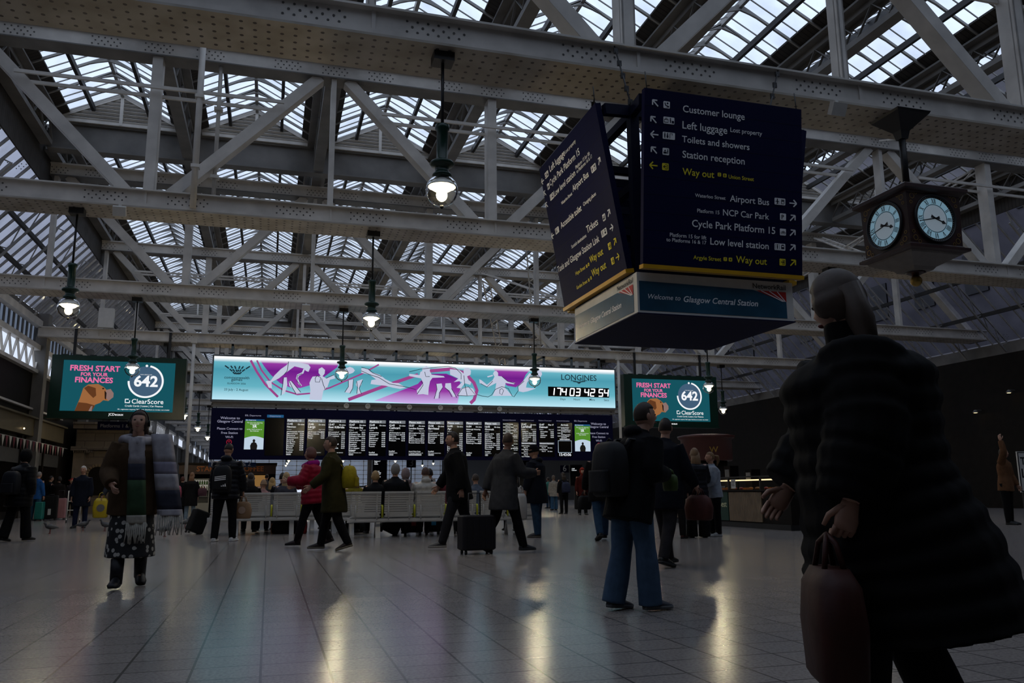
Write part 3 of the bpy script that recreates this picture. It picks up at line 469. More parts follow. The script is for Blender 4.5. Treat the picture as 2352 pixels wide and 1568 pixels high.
# louvred gables
def gable_meshes():
    f = MB(); zb_ = 12.96
    f.bar((-2.1, 0, zb_ + .03), (0, 0, ZR - .06), .1, .16); f.bar((2.1, 0, zb_ + .03), (0, 0, ZR - .06), .1, .16); f.box((-2.1, -.06, zb_ - .02), (2.1, .06, zb_ + .08))
    f.box((-.05, -.07, zb_), (.05, .07, ZR - .1)); l = MB(); z = zb_ + .13
    while z < ZR - .2:
        hw = HALF * (ZR - z) / (ZR - ZV) - .14; l.cbox((0, .0, z), (2*hw, .10, .02), 0, 0, -.75); z += .125
    b = MB().prism([(-2.1, zb_), (2.1, zb_), (0, ZR - .04)], 0, .02); b.xf(Matrix(((1, 0, 0, 0), (0, 0, 1, .1), (0, 1, 0, 0), (0, 0, 0, 1))))  # dark sheet added behind the slats as the shade in their gaps
    return f.mesh('gable_frame', M_STEEL), l.mesh('louvre_slats', M_STEEL), b.mesh('slat_gap_shade', M_PURL)
ME_GF, ME_LV, ME_BB = gable_meshes()
for i, (ya, yb) in enumerate(BAYS[1:3]):
    for k in range(len(NODE) - 2):
        t = thing('louvred_gable', (f'louvred grey gable under the {ORD[k]} roof ridge from the left, {["nearer", "far"][i]} row' if i < 2 else 'tiny distant louvred gable far down the platform roof'), 'gable', (NODE[k] + HALF, yb - .25, 0), 0, ['nearer louvred gables', 'far louvred gables', 'distant louvred gables', 'distant louvred gables'][i])
        put('gable_frame', ME_GF, t); put('louvre_slats', ME_LV, t); put('slat_gap_shade', ME_BB, t)
# diagonal wind bracing (latticed) between trusses on the right
def lattice_bar(p0, p1, wd=.34, step=.4):
    b = MB(); p0 = Vector(p0); p1 = Vector(p1); d = (p1 - p0); L = d.length; d.normalize(); s = d.cross(Vector((0, 0, 1))).normalized() * wd / 2
    b.bar(p0 + s, p1 + s, .05, .05); b.bar(p0 - s, p1 - s, .05, .05); n = int(L / step)
    for i in range(n):
        a = p0 + d * (L*i/n); c = p0 + d * (L*(i+1)/n); q = s if i % 2 else -s; b.bar(a + q, c - q, .03, .03)
    return b
for lab, p0, p1 in [('latticed grey brace rising between the second and third trusses, right of the hanging sign', (18.4, 20.9, 8.0), (22.6, 29.3, 11.7)),
                    ('latticed grey brace crossing down between the second and third trusses, beside the clock', (22.6, 20.9, 11.5), (18.4, 29.3, 8.1)),
                    ('latticed grey brace between the third and fourth trusses, left of the hanging sign', (9.6, 30.2, 11.6), (12.6, 38.4, 8.1)),
                    ('latticed grey brace rising between the third and fourth trusses, behind the hanging sign', (12.4, 30.2, 8.1), (9.9, 38.4, 11.6)),
                    ('latticed grey brace high between the first and second trusses, above the sign', (14.1, 12.2, 8.1), (18.2, 20.0, 11.7)),
                    ('latticed grey brace between the fourth and fifth trusses, above the lit banner', (10.2, 39.4, 11.5), (13.4, 47.4, 8.1))]:
    tag(lattice_bar(p0, p1).build('wind_brace', M_STEEL), lab, 'brace', 'lattice wind braces')
# slim rainwater pipes in front of the second truss
for lab, x, y, z0, z1 in [('slim grey rainwater pipe in front of the second truss, thicker of the pair', -2.02, 20.0, 7.6, 13.0), ('slim grey rainwater pipe behind the second truss, thinner of the pair', -1.62, 20.6, 7.98, 13.0)]:
    p = MB().tube([(x, y, z0), (x, y, z1)], .075 if y < 20.5 else .05, 10)
    for zz in (8.6, 10.4): p.box((x - .1, y - .1, zz), (x + .1, y + .1, zz + .08))
    tag(p.build('rainwater_pipe', M_STEEL), lab, 'pipe')

# ------------------------------------------------------------------ globe pendant lamps
def make_lamp(rod, light=True):
    t = thing('pendant_lamp', '', 'lamp')                  # origin at the globe's centre
    MB().tube([(0, 0, 1.05), (0, 0, 1.05 + rod)], .025, 10).build('rod', M_BLACK, t)
    MB().lathe([(.05, 1.06), (.11, 1.04), (.11, .98), (.085, .95), (.085, .5), (.10, .47), (.17, .45), (.19, .42), (.17, .39), (.11, .37), (.10, .30), (.13, .27), (.15, .235), (.12, .215)], (0, 0, 0), 20).build('neck', M_GREEN, t)
    MB().box((-.16, -.14, 1.05 + rod - .14), (.16, .14, 1.05 + rod + .02)).build('fixing_bracket', M_BLACK, t)
    prof = [(.115, .212)] + [(.245*math.cos(R(a)), .245*math.sin(R(a))) for a in range(58, -91, -12)]
    gl = MB().lathe([(max(r, .012), z) for r, z in prof], (0, 0, 0), 28).build('glass_globe', M_GLOBE, t)
    MB().tube([(0, 0, -.235), (0, 0, -.26), (0, 0, -.29)], [.03, .035, .006], 8).build('finial', M_BLACK, gl)
    MB().lathe([(.06, .2), (.17, .12), (.21, .06), (.205, .055), (.16, .1), (.05, .17)], (0, 0, 0), 24).build('reflector', M_REFL, t)
    MB().ball((0, 0, .055), (.165, .165, .075), 18, 8).ball((0, 0, -.07), (.085, .085, .10), 14, 8).build('bulb', G_LAMP, t)
    if light:
        ld = bpy.data.lights.new('lamp_light', 'POINT'); ld.energy = LAMP_W; ld.color = (1.0, .84, .56); ld.shadow_soft_size = .12; ld.specular_factor = .35
        lo = bpy.data.objects.new('lamp_light', ld); COL.objects.link(lo); lo.parent = t; lo.location = (0, 0, -.06)
    return t
LAMP_W = 250
LL = [(2.30, 11.5, 5.34, 'nearest and largest glowing globe pendant lamp, left of the wayfinding sign'),
      (2.325, 20.6, 5.21, 'glowing globe pendant lamp hanging from the second truss above the middle of the benches'),
      (-4.607, 20.6, 5.16, 'bright globe pendant lamp at the far left, hanging from the second truss'),
      (2.358, 29.9, 5.13, 'globe pendant lamp hanging in front of the purple left half of the banner'),
      (-4.591, 29.9, 5.08, 'globe pendant lamp hanging in front of the left advertising screen'),
      (9.676, 29.9, 5.12, 'globe pendant lamp in front of the right part of the banner, beside the countdown'),
      (17.2, 29.9, 5.05, 'globe pendant lamp at the right edge of the right advertising screen'),
      (16.2, 20.6, 5.15, 'globe pendant lamp hidden behind the dark haired woman, on the second truss')]
proto = {}
for x, y, z, lab in LL:
    rod = 7.54 - z - 1.05; t = make_lamp(rod); t.location = (x, y, z); t['label'] = lab; t['group'] = 'globe pendant lamps'
fl = make_lamp(7.54 - 5.1 - 1.05, False); first = True
far = {38.9: ['globe pendant lamp between the left screen and the banner', None, None, 'globe pendant lamp at the right end of the banner, by the departure board corner', 'globe pendant lamp right of the right advertising screen']}
for i in range(3, 14):
    for j in range(5):
        x = -4.6 + 6.95 * j; y = TY[i] + .45
        if i == 3 and j in (1, 2): continue
        t = fl if first else copy_tree(fl); first = False
        t.location = (x, y, 5.1); t['group'] = 'distant pendant lamps'
        t['label'] = far[38.9][j] if i == 3 and far[38.9][j] else 'small distant globe pendant lamp far down the platforms beyond the departure board'
for x, y in ((-4.6, 38.95), (9.3, 48.05), (2.35, 48.05), (16.25, 48.05)):
    ld = bpy.data.lights.new('lamp_light', 'POINT'); ld.energy = LAMP_W * 1.2; ld.color = (1.0, .84, .56); ld.shadow_soft_size = .12; ld.specular_factor = .35
    lo = bpy.data.objects.new('lamp_light', ld); COL.objects.link(lo); lo.location = (x, y, 4.95)
# ------------------------------------------------------------------ hanging wayfinding sign
XW, ZW, YW = Vector((1, 0, 0)), Vector((0, 0, 1)), Vector((0, 1, 0))
def arrow(mb, kind, u, v, s, z0=.001, z1=.006):
    a = {'r': 0, 'ur': pi/4, 'l': pi, 'ul': 3*pi/4}[kind]; c, q = math.cos(a), math.sin(a)
    f = lambda p: (u + (p[0]*c - p[1]*q)*s, v + (p[0]*q + p[1]*c)*s)
    mb.stroke([f((-.5, 0)), f((.45, 0))], .15*s, z0, z1); mb.stroke([f((.08, .42)), f((.5, 0))], .15*s, z0, z1 + .0004); mb.stroke([f((.08, -.42)), f((.5, 0))], .15*s, z0, z1 + .0008)
def rrect(u, v, w, h, r=.012):
    o = []
    for cx, cy, a0 in ((w/2 - r, h/2 - r, 0), (-w/2 + r, h/2 - r, pi/2), (-w/2 + r, -h/2 + r, pi), (w/2 - r, -h/2 + r, 3*pi/2)):
        for i in range(4): a = a0 + i*pi/6; o.append((u + cx + r*math.cos(a), v + cy + r*math.sin(a)))
    return o
def person_glyph(g, u, v, s, skirt=False):
    g.prism([(u + .11*s*math.cos(i*pi/4), v + .4*s + .11*s*math.sin(i*pi/4)) for i in range(8)], .007, .009, 1)
    b = [(u-.13*s, v+.25*s), (u+.13*s, v+.25*s), (u+.1*s, v), (u+(.2 if skirt else .1)*s, v-.1*s), (u+.07*s, v-.45*s), (u-.07*s, v-.45*s), (u-(.2 if skirt else .1)*s, v-.1*s), (u-.1*s, v)]
    g.prism(b, .007, .009, 1)
def pictogram(parent, kind, c, u, v, w):
    m = M_LETY if c == 'y' else M_LETW; h = .1 if w >= .09 else w; g = MB(); g.prism(rrect(u, v, w, h), .001, .006, 0); s = h
    if kind in '2478P': 
        o = g.build('pictogram', [m, M_NAVYD], parent); text(o, kind, u - h*.26, v - h*.33, None, h*.9, M_NAVYD, .004, z=.0075, name='symbol'); return
    L, Rr = (u - w/4, u + w/4) if w > .12 else (u, u)
    if kind == 'wc':
        person_glyph(g, u - w*.34, v, s*.8); person_glyph(g, u - w*.12, v, s*.8, True); g.stroke([(u + w*.08, v - .035), (u + w*.08, v + .035), (u + w*.28, v + .035), (u + w*.28, v + .01)], .007, .007, .009, 1)
    elif kind == 'bag':
        g.stroke([(L - .03, v - .03), (L - .03, v + .012), (L + .03, v + .012), (L + .03, v - .03), (L - .03, v - .03)], .008, .007, .009, 1); g.stroke([(L - .012, v + .012), (L - .012, v + .03), (L + .012, v + .03), (L + .012, v + .012)], .006, .007, .0085, 1)
        person_glyph(g, Rr - .02, v, s*.75); g.prism([(Rr + .0, v - .035), (Rr + .035, v - .035), (Rr + .035, v), (Rr + .0, v)], .007, .009, 1)
    elif kind == 'seat':
        g.stroke([(u - .03, v + .03), (u - .02, v - .01), (u + .005, v - .012), (u + .01, v - .035)], .014, .007, .009, 1); g.prism([(u + .012 + .014*math.cos(i*pi/4), v + .022 + .014*math.sin(i*pi/4)) for i in range(8)], .007, .009, 1); g.prism([(u + .018, v - .035), (u + .035, v - .035), (u + .035, v - .015), (u + .018, v - .015)], .007, .009, 1)
    elif kind == 'desk':
        g.prism([(u - .038, v - .03), (u + .012, v - .03), (u + .012, v - .006), (u - .038, v - .006)], .007, .009, 1); g.prism([(u - .014 + .012*math.cos(i*pi/4), v + .012 + .012*math.sin(i*pi/4)) for i in range(8)], .007, .009, 1); person_glyph(g, u + .027, v, s*.7)
    elif kind == 'exit':
        g.stroke([(u - .005, v + .03), (u + .033, v + .03), (u + .033, v - .03), (u - .005, v - .03)], .008, .007, .009, 1); d = -1 if w and u < 1 else 1
        g.stroke([(u - .03, v), (u + .02, v)], .009, .007, .0088, 1); g.stroke([(u - .012, v + .018), (u - .032, v), (u - .012, v - .018)] if d < 0 else [(u + .003, v + .018), (u + .022, v), (u + .003, v - .018)], .009, .007, .0092, 1)
    elif kind == 'plane':
        g.prism([(L - .035, v - .006), (L - .008, v + .008), (L - .007, v + .035), (L, v + .042), (L + .007, v + .035), (L + .008, v + .008), (L + .035, v - .006), (L + .008, v - .006), (L + .006, v - .025), (L + .015, v - .036), (L - .015, v - .036), (L - .006, v - .025), (L - .008, v - .006)], .007, .009, 1)
        g.stroke([(Rr - .022, v - .03), (Rr - .022, v + .03), (Rr + .022, v + .03), (Rr + .022, v - .03), (Rr - .022, v - .03)], .007, .007, .009, 1); g.prism([(Rr - .016, v + .004), (Rr + .016, v + .004), (Rr + .016, v + .02), (Rr - .016, v + .02)], .007, .009, 1)
    elif kind == 'bike':
        for q in (-.022, .022): g.stroke([(u + q + .015*math.cos(i*pi/5), v - .012 + .015*math.sin(i*pi/5)) for i in range(11)], .004, .007, .009, 1)
        g.stroke([(u - .022, v - .012), (u - .004, v + .012), (u + .016, v + .012), (u + .022, v - .012)], .004, .007, .0088, 1); g.stroke([(u - .006, v + .018), (u + .002, v - .012), (u + .016, v + .012)], .004, .007, .0086, 1)
    elif kind in ('train', 'bus'):
        person_glyph(g, L, v, s*.7); g.stroke([(L - .035, v - .035), (L - .035, v + .035), (L + .035, v + .035), (L + .035, v - .035)], .004, .007, .0085, 1)
        g.prism([(Rr - .025, v - .028), (Rr + .025, v - .028), (Rr + .025, v + .02), (Rr + .015, v + .036), (Rr - .015, v + .036), (Rr - .025, v + .02)], .007, .009, 1); g.prism([(Rr - .016, v), (Rr + .016, v), (Rr + .016, v + .018), (Rr - .016, v + .018)], .009, .0098, 0)
    g.build('pictogram', [m, M_NAVYD], parent)
sign = thing('wayfinding_sign', 'large hanging navy four sided wayfinding sign listing lounge, luggage, toilets and way out', 'sign', (0, 0, 0))
def sign_panel(origin, xd, yd, W, H, txt, arrs, icons):
    p = MB().box((0, 0, -.09), (W, H, 0), 0)
    n = 10
    for i in range(1, n): p.box((0, H*i/n - .004, -.001), (W, H*i/n + .004, .0012), 1)   # seams between the sign planks
    o = frame(p.build('panel', [M_NAVY, M_NAVYD], sign), origin, xd, yd)
    MB().box((-.01, -.045, -.1), (W + .01, .012, .03)).build('yellow_edge_strip', M_YELB, o)
    for s, c, u, v, wd in txt: text(o, s, u, v, wd, mt=M_LETY if c == 'y' else M_LETW, bold=.010)
    for m, c in ((M_LETW, 'w'), (M_LETY, 'y')):
        a = [q for q in arrs if q[1] == c]
        for k, _, u, v in a: g = MB(); arrow(g, k, u, v, .12); g.build('direction_arrow', m, o)
    for k, c, wd, u, v in icons: pictogram(o, k, c, u, v, wd)
    return o
fy = Vector((0, 9.75 - 10.02, 6.475 - 3.967)); ly = Vector((4.33 - 4.75, 0, 6.465 - 3.98))
sign_panel((4.84, 10.02, 3.967), XW, fy, 2.56, fy.length, ART['ftxt'], ART['farr'], ART['ficon'])
sign_panel((4.75, 12.95, 3.98), -YW, ly, 2.6, ly.length, ART['ltxt'], ART['larr'], ART['licon'])
sign_panel((7.50, 10.35, 3.98), YW, Vector((.42, 0, 2.485)), 2.6, 2.52, [], [], [])
sign_panel((7.40, 13.0, 3.97), -XW, Vector((0, .27, 2.508)), 2.56, 2.52, [], [], [])
fr = MB()
PX, PY = (4.97, 7.25), (10.45, 12.55)
for x in PX:
    for y in PY: fr.box((x - .07, y - .07, 3.75), (x + .07, y + .07, 6.5))
for z in (4.0, 5.3, 6.42):
    for y in PY: fr.box((PX[0], y - .06, z - .06), (PX[1], y + .06, z + .06))
    for x in PX: fr.box((x - .06, PY[0], z - .06), (x + .06, PY[1], z + .06))
for x, sx in ((PX[0], -1), (PX[1], 1)):
    for y, sy in ((PY[0], -1), (PY[1], 1)):
        fr.bar((x, y, 6.45), (x + sx*.5, y + sy*.1, 6.38), .1, .16); fr.bar((x, y, 6.45), (x + sx*.1, y + sy*.55, 6.38), .1, .16)
for i in range(9):                                          # slatted backs of the panels
    z = 4.15 + i*.25
    fr.box((7.28, 10.5, z), (7.31, 12.5, z + .13)); fr.box((5.0, 12.58, z), (7.2, 12.61, z + .13))
fr.build('frame', M_NAVYD, sign)
# welcome box under the panels
bx = MB(); X0, X1, YA, YB, ZA, ZB = 4.81, 7.32, 10.17, 12.62, 3.32, 3.905
bx.box((X0, YA, ZA), (X1, YB, ZB), 0); bx.box((X0 - .012, YA - .012, ZA - .012), (X1 + .012, YB + .012, ZA + .004), 1)
box = bx.build('welcome_box', [M_WHITE, M_NAVY], sign)
M_TEAL = mat('teal_banner_print', (.025, .10, .17), .3, 0, .55, 1.5); M_RED = mat('red_logo_print', (.45, .02, .015), .4, 0, 0); M_INK = mat('black_print', (.01, .01, .012), .5, 0, 0)
def welcome_face(origin, xd, W):
    p = MB().prism([(0, 0), (W, 0), (W, .27), (W - .02, .27), (W - .55, .40), (0, .42)], 0, .004)
    o = frame(p.build('welcome_panel', M_TEAL, box), origin, xd, ZW)
    text(o, 'Welcome to', .13, .17, .50, mt=M_LETW, shear=.25, name='lettering'); text(o, 'Glasgow Central Station', .68, .155, 1.20, mt=M_LETW, shear=.25, bold=.012)
    lg = MB()
    lg.prism([(W - .5, .395), (W, .395), (W, .25), (W - .06, .25)], .006, .008); 
    for a in ((W - .3, W - .1), (W - .2, W - .05), (W - .1, W - .01)): pass
    g = lg.build('logo', M_RED, o)
    wl_ = MB()
    for a, b_ in ((.42, .16), (.28, .1), (.15, .05)): wl_.stroke([(W - a, .395), (W - b_ * .4, .25)], .012, .009, .011)
    wl_.build('logo_tracks', M_LETW, g)
    text(o, 'NetworkRail', W - .55, .425, .55, mt=M_INK, bold=.008)
welcome_face((X0 + .03, YA - .001, ZA + .04), XW, X1 - X0 - .15)
welcome_face((X0 - .001, YB - .03, ZA + .04), -YW, YB - YA - .15)
for p0, p1 in [((4.97, 10.45, 6.5), (5.05, 11.2, 7.97)), ((7.25, 10.45, 6.5), (8.1, 11.2, 8.0)), ((4.97, 12.55, 6.5), (5.1, 12.2, 7.55)), ((7.25, 12.55, 6.5), (7.9, 12.2, 7.55))]:
    ch = MB(); p0 = Vector(p0); p1 = Vector(p1); ch.tube([p0, p1], .014, 6); n = 5
    for i in range(n): c = p0.lerp(p1, (i + .5)/n); ch.cbox(c, (.07, .025, .09))
    ch.build('hanging_chain', M_BLACK, sign)
for x, y in ((4.35, 10.4), (4.35, 12.9), (4.9, 9.8), (7.35, 9.8)): MB().tube([(x, y, 6.44), (x - .02, y, 6.75)], .008, 5).build('aerial', M_BLACK, sign)

# ------------------------------------------------------------------ four-faced hanging clock
CX, CY = 10.74, 11.4
clk = thing('hanging_clock', 'maroon four faced station clock with roman numerals hanging right of the wayfinding sign', 'clock', (CX, CY, 0))
def sq(h, z): return [(-h, -h, z), (h, -h, z), (h, h, z), (-h, h, z)]
c = MB(); c.rings([sq(.20, 6.12), sq(.60, 6.02), sq(.66, 5.98), sq(.66, 5.92), sq(.585, 5.88), sq(.56, 5.86), sq(.545, 4.98), sq(.57, 4.95), sq(.63, 4.93), sq(.63, 4.88), sq(.54, 4.86)][::-1], 0, True, False); c.build('case', M_CLOCK, clk)
c = MB(); c.rings([sq(.54, 4.87), sq(.52, 4.83), sq(.24, 4.68), sq(.20, 4.63), sq(.14, 4.62)][::-1], 0, True, False); c.build('tapered_base', mat('pale_clock_base', (.24, .21, .19), .5, 0, .2), clk)
MB().ball((0, 0, 4.47), .1, 16, 10).build('ball_finial', M_GOLD, clk)
MB().lathe([(.04, 4.55), (.13, 4.60), (.17, 4.615), (.15, 4.625), (.05, 4.63)], (0, 0, 0), 16).build('collar', M_CLOCK, clk)
MB().lathe([(.1, 6.08), (.15, 6.12), (.16, 6.17), (.12, 6.22), (.05, 6.24)], (0, 0, 0), 16).build('gilt_boss', M_GOLD, clk)
rd = MB().tube([(0, 0, 6.2), (0, 0, 7.3)], .06, 12); rd.rings([sq(.07, 7.1), sq(.10, 7.25), sq(.34, 7.5), sq(.36, 7.54)], 0, True, False); rd.build('hanging_rod', M_BLACK, clk)
M_FACE = mat('opal_clock_face', (.42, .46, .49), .35, 0, 0, emit=(.36, .46, .54), es=.26); M_FRING = mat('blue_lit_chapter_ring', (.25, .42, .52), .35, 0, 0, emit=(.26, .46, .58), es=.36)
ROM = ['XII', 'I', 'II', 'III', 'IIII', 'V', 'VI', 'VII', 'VIII', 'IX', 'X', 'XI']
def numeral_strokes(g, rom, ang, r0_, r1_):
    wdt = {'I': .022, 'V': .05, 'X': .05}; tot = sum(wdt[q] for q in rom); x = -tot/2
    f = lambda px, r: (math.sin(ang)*r + math.cos(ang)*px, math.cos(ang)*r - math.sin(ang)*px)
    for q in rom:
        w_ = wdt[q]; m = x + w_/2
        if q == 'I': g.stroke([f(m, r0_), f(m, r1_)], .011, .006, .008, 1)
        elif q == 'V': g.stroke([f(x + .006, r1_), f(m, r0_)], .012, .006, .008, 1); g.stroke([f(m, r0_), f(x + w_ - .006, r1_)], .006, .006, .008, 1)
        else: g.stroke([f(x + .006, r1_), f(x + w_ - .006, r0_)], .012, .006, .008, 1); g.stroke([f(x + .006, r0_), f(x + w_ - .006, r1_)], .006, .006, .0078, 1)
        x += w_
def clock_face(origin, xd):
    g = MB(); N = 48; circ = lambda r, z: [(r*math.cos(2*pi*i/N), r*math.sin(2*pi*i/N), z) for i in range(N)]
    g.rings([circ(.43, 0), circ(.43, .03), circ(.405, .035), circ(.40, .002)], 1, False, True)
    g.add(circ(.405, .003), [tuple(range(N))], 2); g.add(circ(.235, .0045), [tuple(range(N))], 0)
    for r in (.24, .362): g.rings([circ(r, .0048), circ(r + .012, .006), circ(r + .012, .0045)], 1, False, False)
    for i in range(60): a = i*pi/30; g.prism([(.385*math.sin(a) + .0075*math.cos(k*pi/2 + a), .385*math.cos(a) + .0075*math.sin(k*pi/2 + a)) for k in range(4)], .004, .006, 3)
    g.rings([circ(.372, .0035), circ(.40, .0037)], 1, False, False)
    for i, q in enumerate(ROM): numeral_strokes(g, q, i*pi/6, .262, .352)
    o = frame(g.build('clock_face', [M_FACE, M_BLACK, M_FRING, M_WHITE], clk), origin, xd, ZW)
    for nm, ang, L, wd in (('hour_hand', R(360*(3 + 43/60)/12), .23, .026), ('minute_hand', R(43*6), .34, .018)):
        h = MB(); d = (math.sin(ang), math.cos(ang)); n_ = (d[1], -d[0]); P = lambda a, b_: (d[0]*a + n_[0]*b_, d[1]*a + n_[1]*b_)
        k = .95 if nm == 'minute_hand' else .62
        h.prism([P(-.09, -.03), P(-.09, .03), P(-.02, wd*.6), P(L*k, wd*.4), P(L*k, -wd*.4), P(-.02, -wd*.6)], .012, .016)
        h.prism([P(L*k - .02, 0), P(L*k + .02, .035 if k < .9 else .016), P(L, 0), P(L*k + .02, -.035 if k < .9 else -.016)], .012, .0165)
        h.build(nm, M_BLACK, o)
    cr_ = MB()
    for sx in (-1, 1):
        for sy in (-1, 1):
            for dx, dy, r in ((.44, .37, .045), (.36, .43, .028), (.47, .26, .026)):
                pts = [(sx*dx + r*math.cos(k*pi/8), sy*dy + r*math.sin(k*pi/8)) for k in range(17)]; cr_.stroke(pts, .007, .001, .005)
    cr_.build('gilt_circles', M_GOLD, o)
zc = 5.43
clock_face((0, -.556, zc), XW); clock_face((-.556, 0, zc), -YW); clock_face((.556, 0, zc), YW); clock_face((0, .556, zc), -XW)

# ------------------------------------------------------------------ games banner over the departure board
BY = 37.5
def lit_print(name, col, mid, edge, h):
    # backlit print: tubes along the top and bottom edges make it glow brighter there
    m = bpy.data.materials.new(name); m.use_nodes = True; t = m.node_tree; t.nodes.clear(); o = t.nodes.new('ShaderNodeOutputMaterial'); e = t.nodes.new('ShaderNodeEmission')
    tcn = t.nodes.new('ShaderNodeTexCoord'); sp_ = t.nodes.new('ShaderNodeSeparateXYZ'); t.links.new(tcn.outputs['Object'], sp_.inputs[0])
    mr = t.nodes.new('ShaderNodeMapRange'); mr.inputs['From Max'].default_value = h; t.links.new(sp_.outputs['Y'], mr.inputs['Value'])
    cr_ = t.nodes.new('ShaderNodeValToRGB'); E = cr_.color_ramp.elements; E[0].position = 0; E[0].color = (*edge, 1); E[1].position = 1; E[1].color = (1, 1, 1, 1)
    for p_, c_ in ((.32, mid), (.7, col), (.87, mid), (.955, (.95, .97, 1))): q = E.new(p_); q.color = (*c_, 1)
    t.links.new(mr.outputs[0], cr_.inputs['Fac']); t.links.new(cr_.outputs['Color'], e.inputs['Color']); e.inputs['Strength'].default_value = 1.0; t.links.new(e.outputs[0], o.inputs[0]); return m
BW, BH = 18.84, 1.90
G_TEAL = lit_print('backlit_teal_print', (.07, .32, .42), (.13, .44, .54), (.50, .80, .92), BH)
G_PURP = lit_print('backlit_purple_print', (.16, .012, .25), (.30, .04, .36), (.62, .45, .85), BH)
G_FIG = glow('backlit_lavender_print', (.62, .66, .84), .85); G_STR = glow('backlit_magenta_print', (.40, .07, .30), .8); G_INK = glow('backlit_dark_print', (.02, .05, .07), .5)
ban = thing('games_banner', 'long backlit turquoise and purple games banner with athletes above the departure board', 'banner')
bp_ = frame(MB().box((0, 0, -.3), (BW, BH, 0)).build('backlit_face', G_TEAL, ban), (-2.52, BY, 4.93), XW, ZW)
fm = MB()
for a, b in (((-.06, -.06, -.34), (BW + .06, 0, .03)), ((-.06, BH, -.34), (BW + .06, BH + .06, .05)), ((-.06, 0, -.34), (0, BH, .03)), ((BW, 0, -.34), (BW + .06, BH, .03)), ((0, 0, -.34), (BW, BH, -.31))): fm.box(a, b)
for i in range(13): fm.box((BW*(i + .5)/13 - .05, BH, -.3), (BW*(i + .5)/13 + .05, BH + .6, -.2)); fm.box((BW*(i + .5)/13 - .05, BH + .5, -1.3), (BW*(i + .5)/13 + .05, BH + .6, -.2))
frame(fm.build('banner_frame', mat('grey_banner_frame', (.10, .13, .15), .5), ban), (-2.52, BY, 4.93), XW, ZW)
g = MB()
for p in ART['purple']: g.prism(p, .002, .004)
frame(g.build('purple_shapes', G_PURP, ban), (-2.52, BY, 4.93), XW, ZW)
g = MB()
for p, wd in ART['stripe']: g.stroke(p, wd, .004, .006)
frame(g.build('magenta_stripes', G_STR, ban), (-2.52, BY, 4.93), XW, ZW)
g = MB()
for p in ART['fig']: g.prism(p, .007, .009)
frame(g.build('athlete_figures', G_FIG, ban), (-2.52, BY, 4.93), XW, ZW)
g = MB()
for p, wd in ART['lines'] + ART['logo'] + ART['wings']: g.stroke(p, wd, .010, .012)
lo_ = frame(g.build('line_drawing', G_INK, ban), (-2.52, BY, 4.93), XW, ZW)
for s, u, v, wd in ART['btxt']: text(bp_, s, u, v, wd, mt=G_INK, bold=.008 if s in ('LONGINES', 'commonwealth', 'games', 'GLASGOW 2026') else .004, z=.011)
cd = MB().box((15.33, .51, .004), (18.52, .98, .012)).build('countdown_display', M_SCRB, bp_)
SEG = {'0': 'abcdef', '1': 'bc', '2': 'abged', '3': 'abgcd', '4': 'fgbc', '5': 'afgcd', '7': 'abc'}
G_DIG = glow('countdown_digit', (.95, .97, 1), 1.6)
for ch_, (u, v) in zip('174034254', ART['digits']):
    u -= .1 if ch_ == '1' else 0; v = .57; h, wd = .34, .2; sh = lambda x, y: (u + x + y*.12, v + y)
    pts = {'a': ((.0, h), (wd, h)), 'b': ((wd, h), (wd, h/2)), 'c': ((wd, h/2), (wd, 0)), 'd': ((0, 0), (wd, 0)), 'e': ((0, 0), (0, h/2)), 'f': ((0, h/2), (0, h)), 'g': ((0, h/2), (wd, h/2))}
    g = MB()
    for q in SEG[ch_]: (a, b) = pts[q]; g.stroke([sh(*a), sh(*b)], .052, .013, .016)
    g.build('digit', G_DIG, cd)
tag(MB().box((-2.52, BY - .02, 4.62), (16.3, BY + .1, 4.70)).box((-2.52, BY - .02, 4.82), (16.3, BY + .1, 4.92)).box((-2.52, BY + .05, 4.66), (16.3, BY + .1, 4.86)).build('sign_support_rail', mat('rail_grey', (.16, .15, .145), .5)), 'long grey rail between the lit banner and the departure board', 'rail')
for i in range(8):
    x = 3.2 + i * .95 if i < 4 else 7.5 + (i - 4)*.95
    q = MB(); N = 14
    cc = lambda r, y: [(x + r*math.cos(2*pi*k/N), BY + y, 4.76 + r*math.sin(2*pi*k/N)) for k in range(N)]
    q.rings([cc(.10, -.02), cc(.12, -.06), cc(.12, -.09), cc(.085, -.09), cc(.07, -.03)], 0, True)
    tag(q.build('round_loudspeaker', M_WHITE), f'small round white loudspeaker on the rail under the banner, {ORD[i]} from the left', 'loudspeaker', 'loudspeakers on the rail')

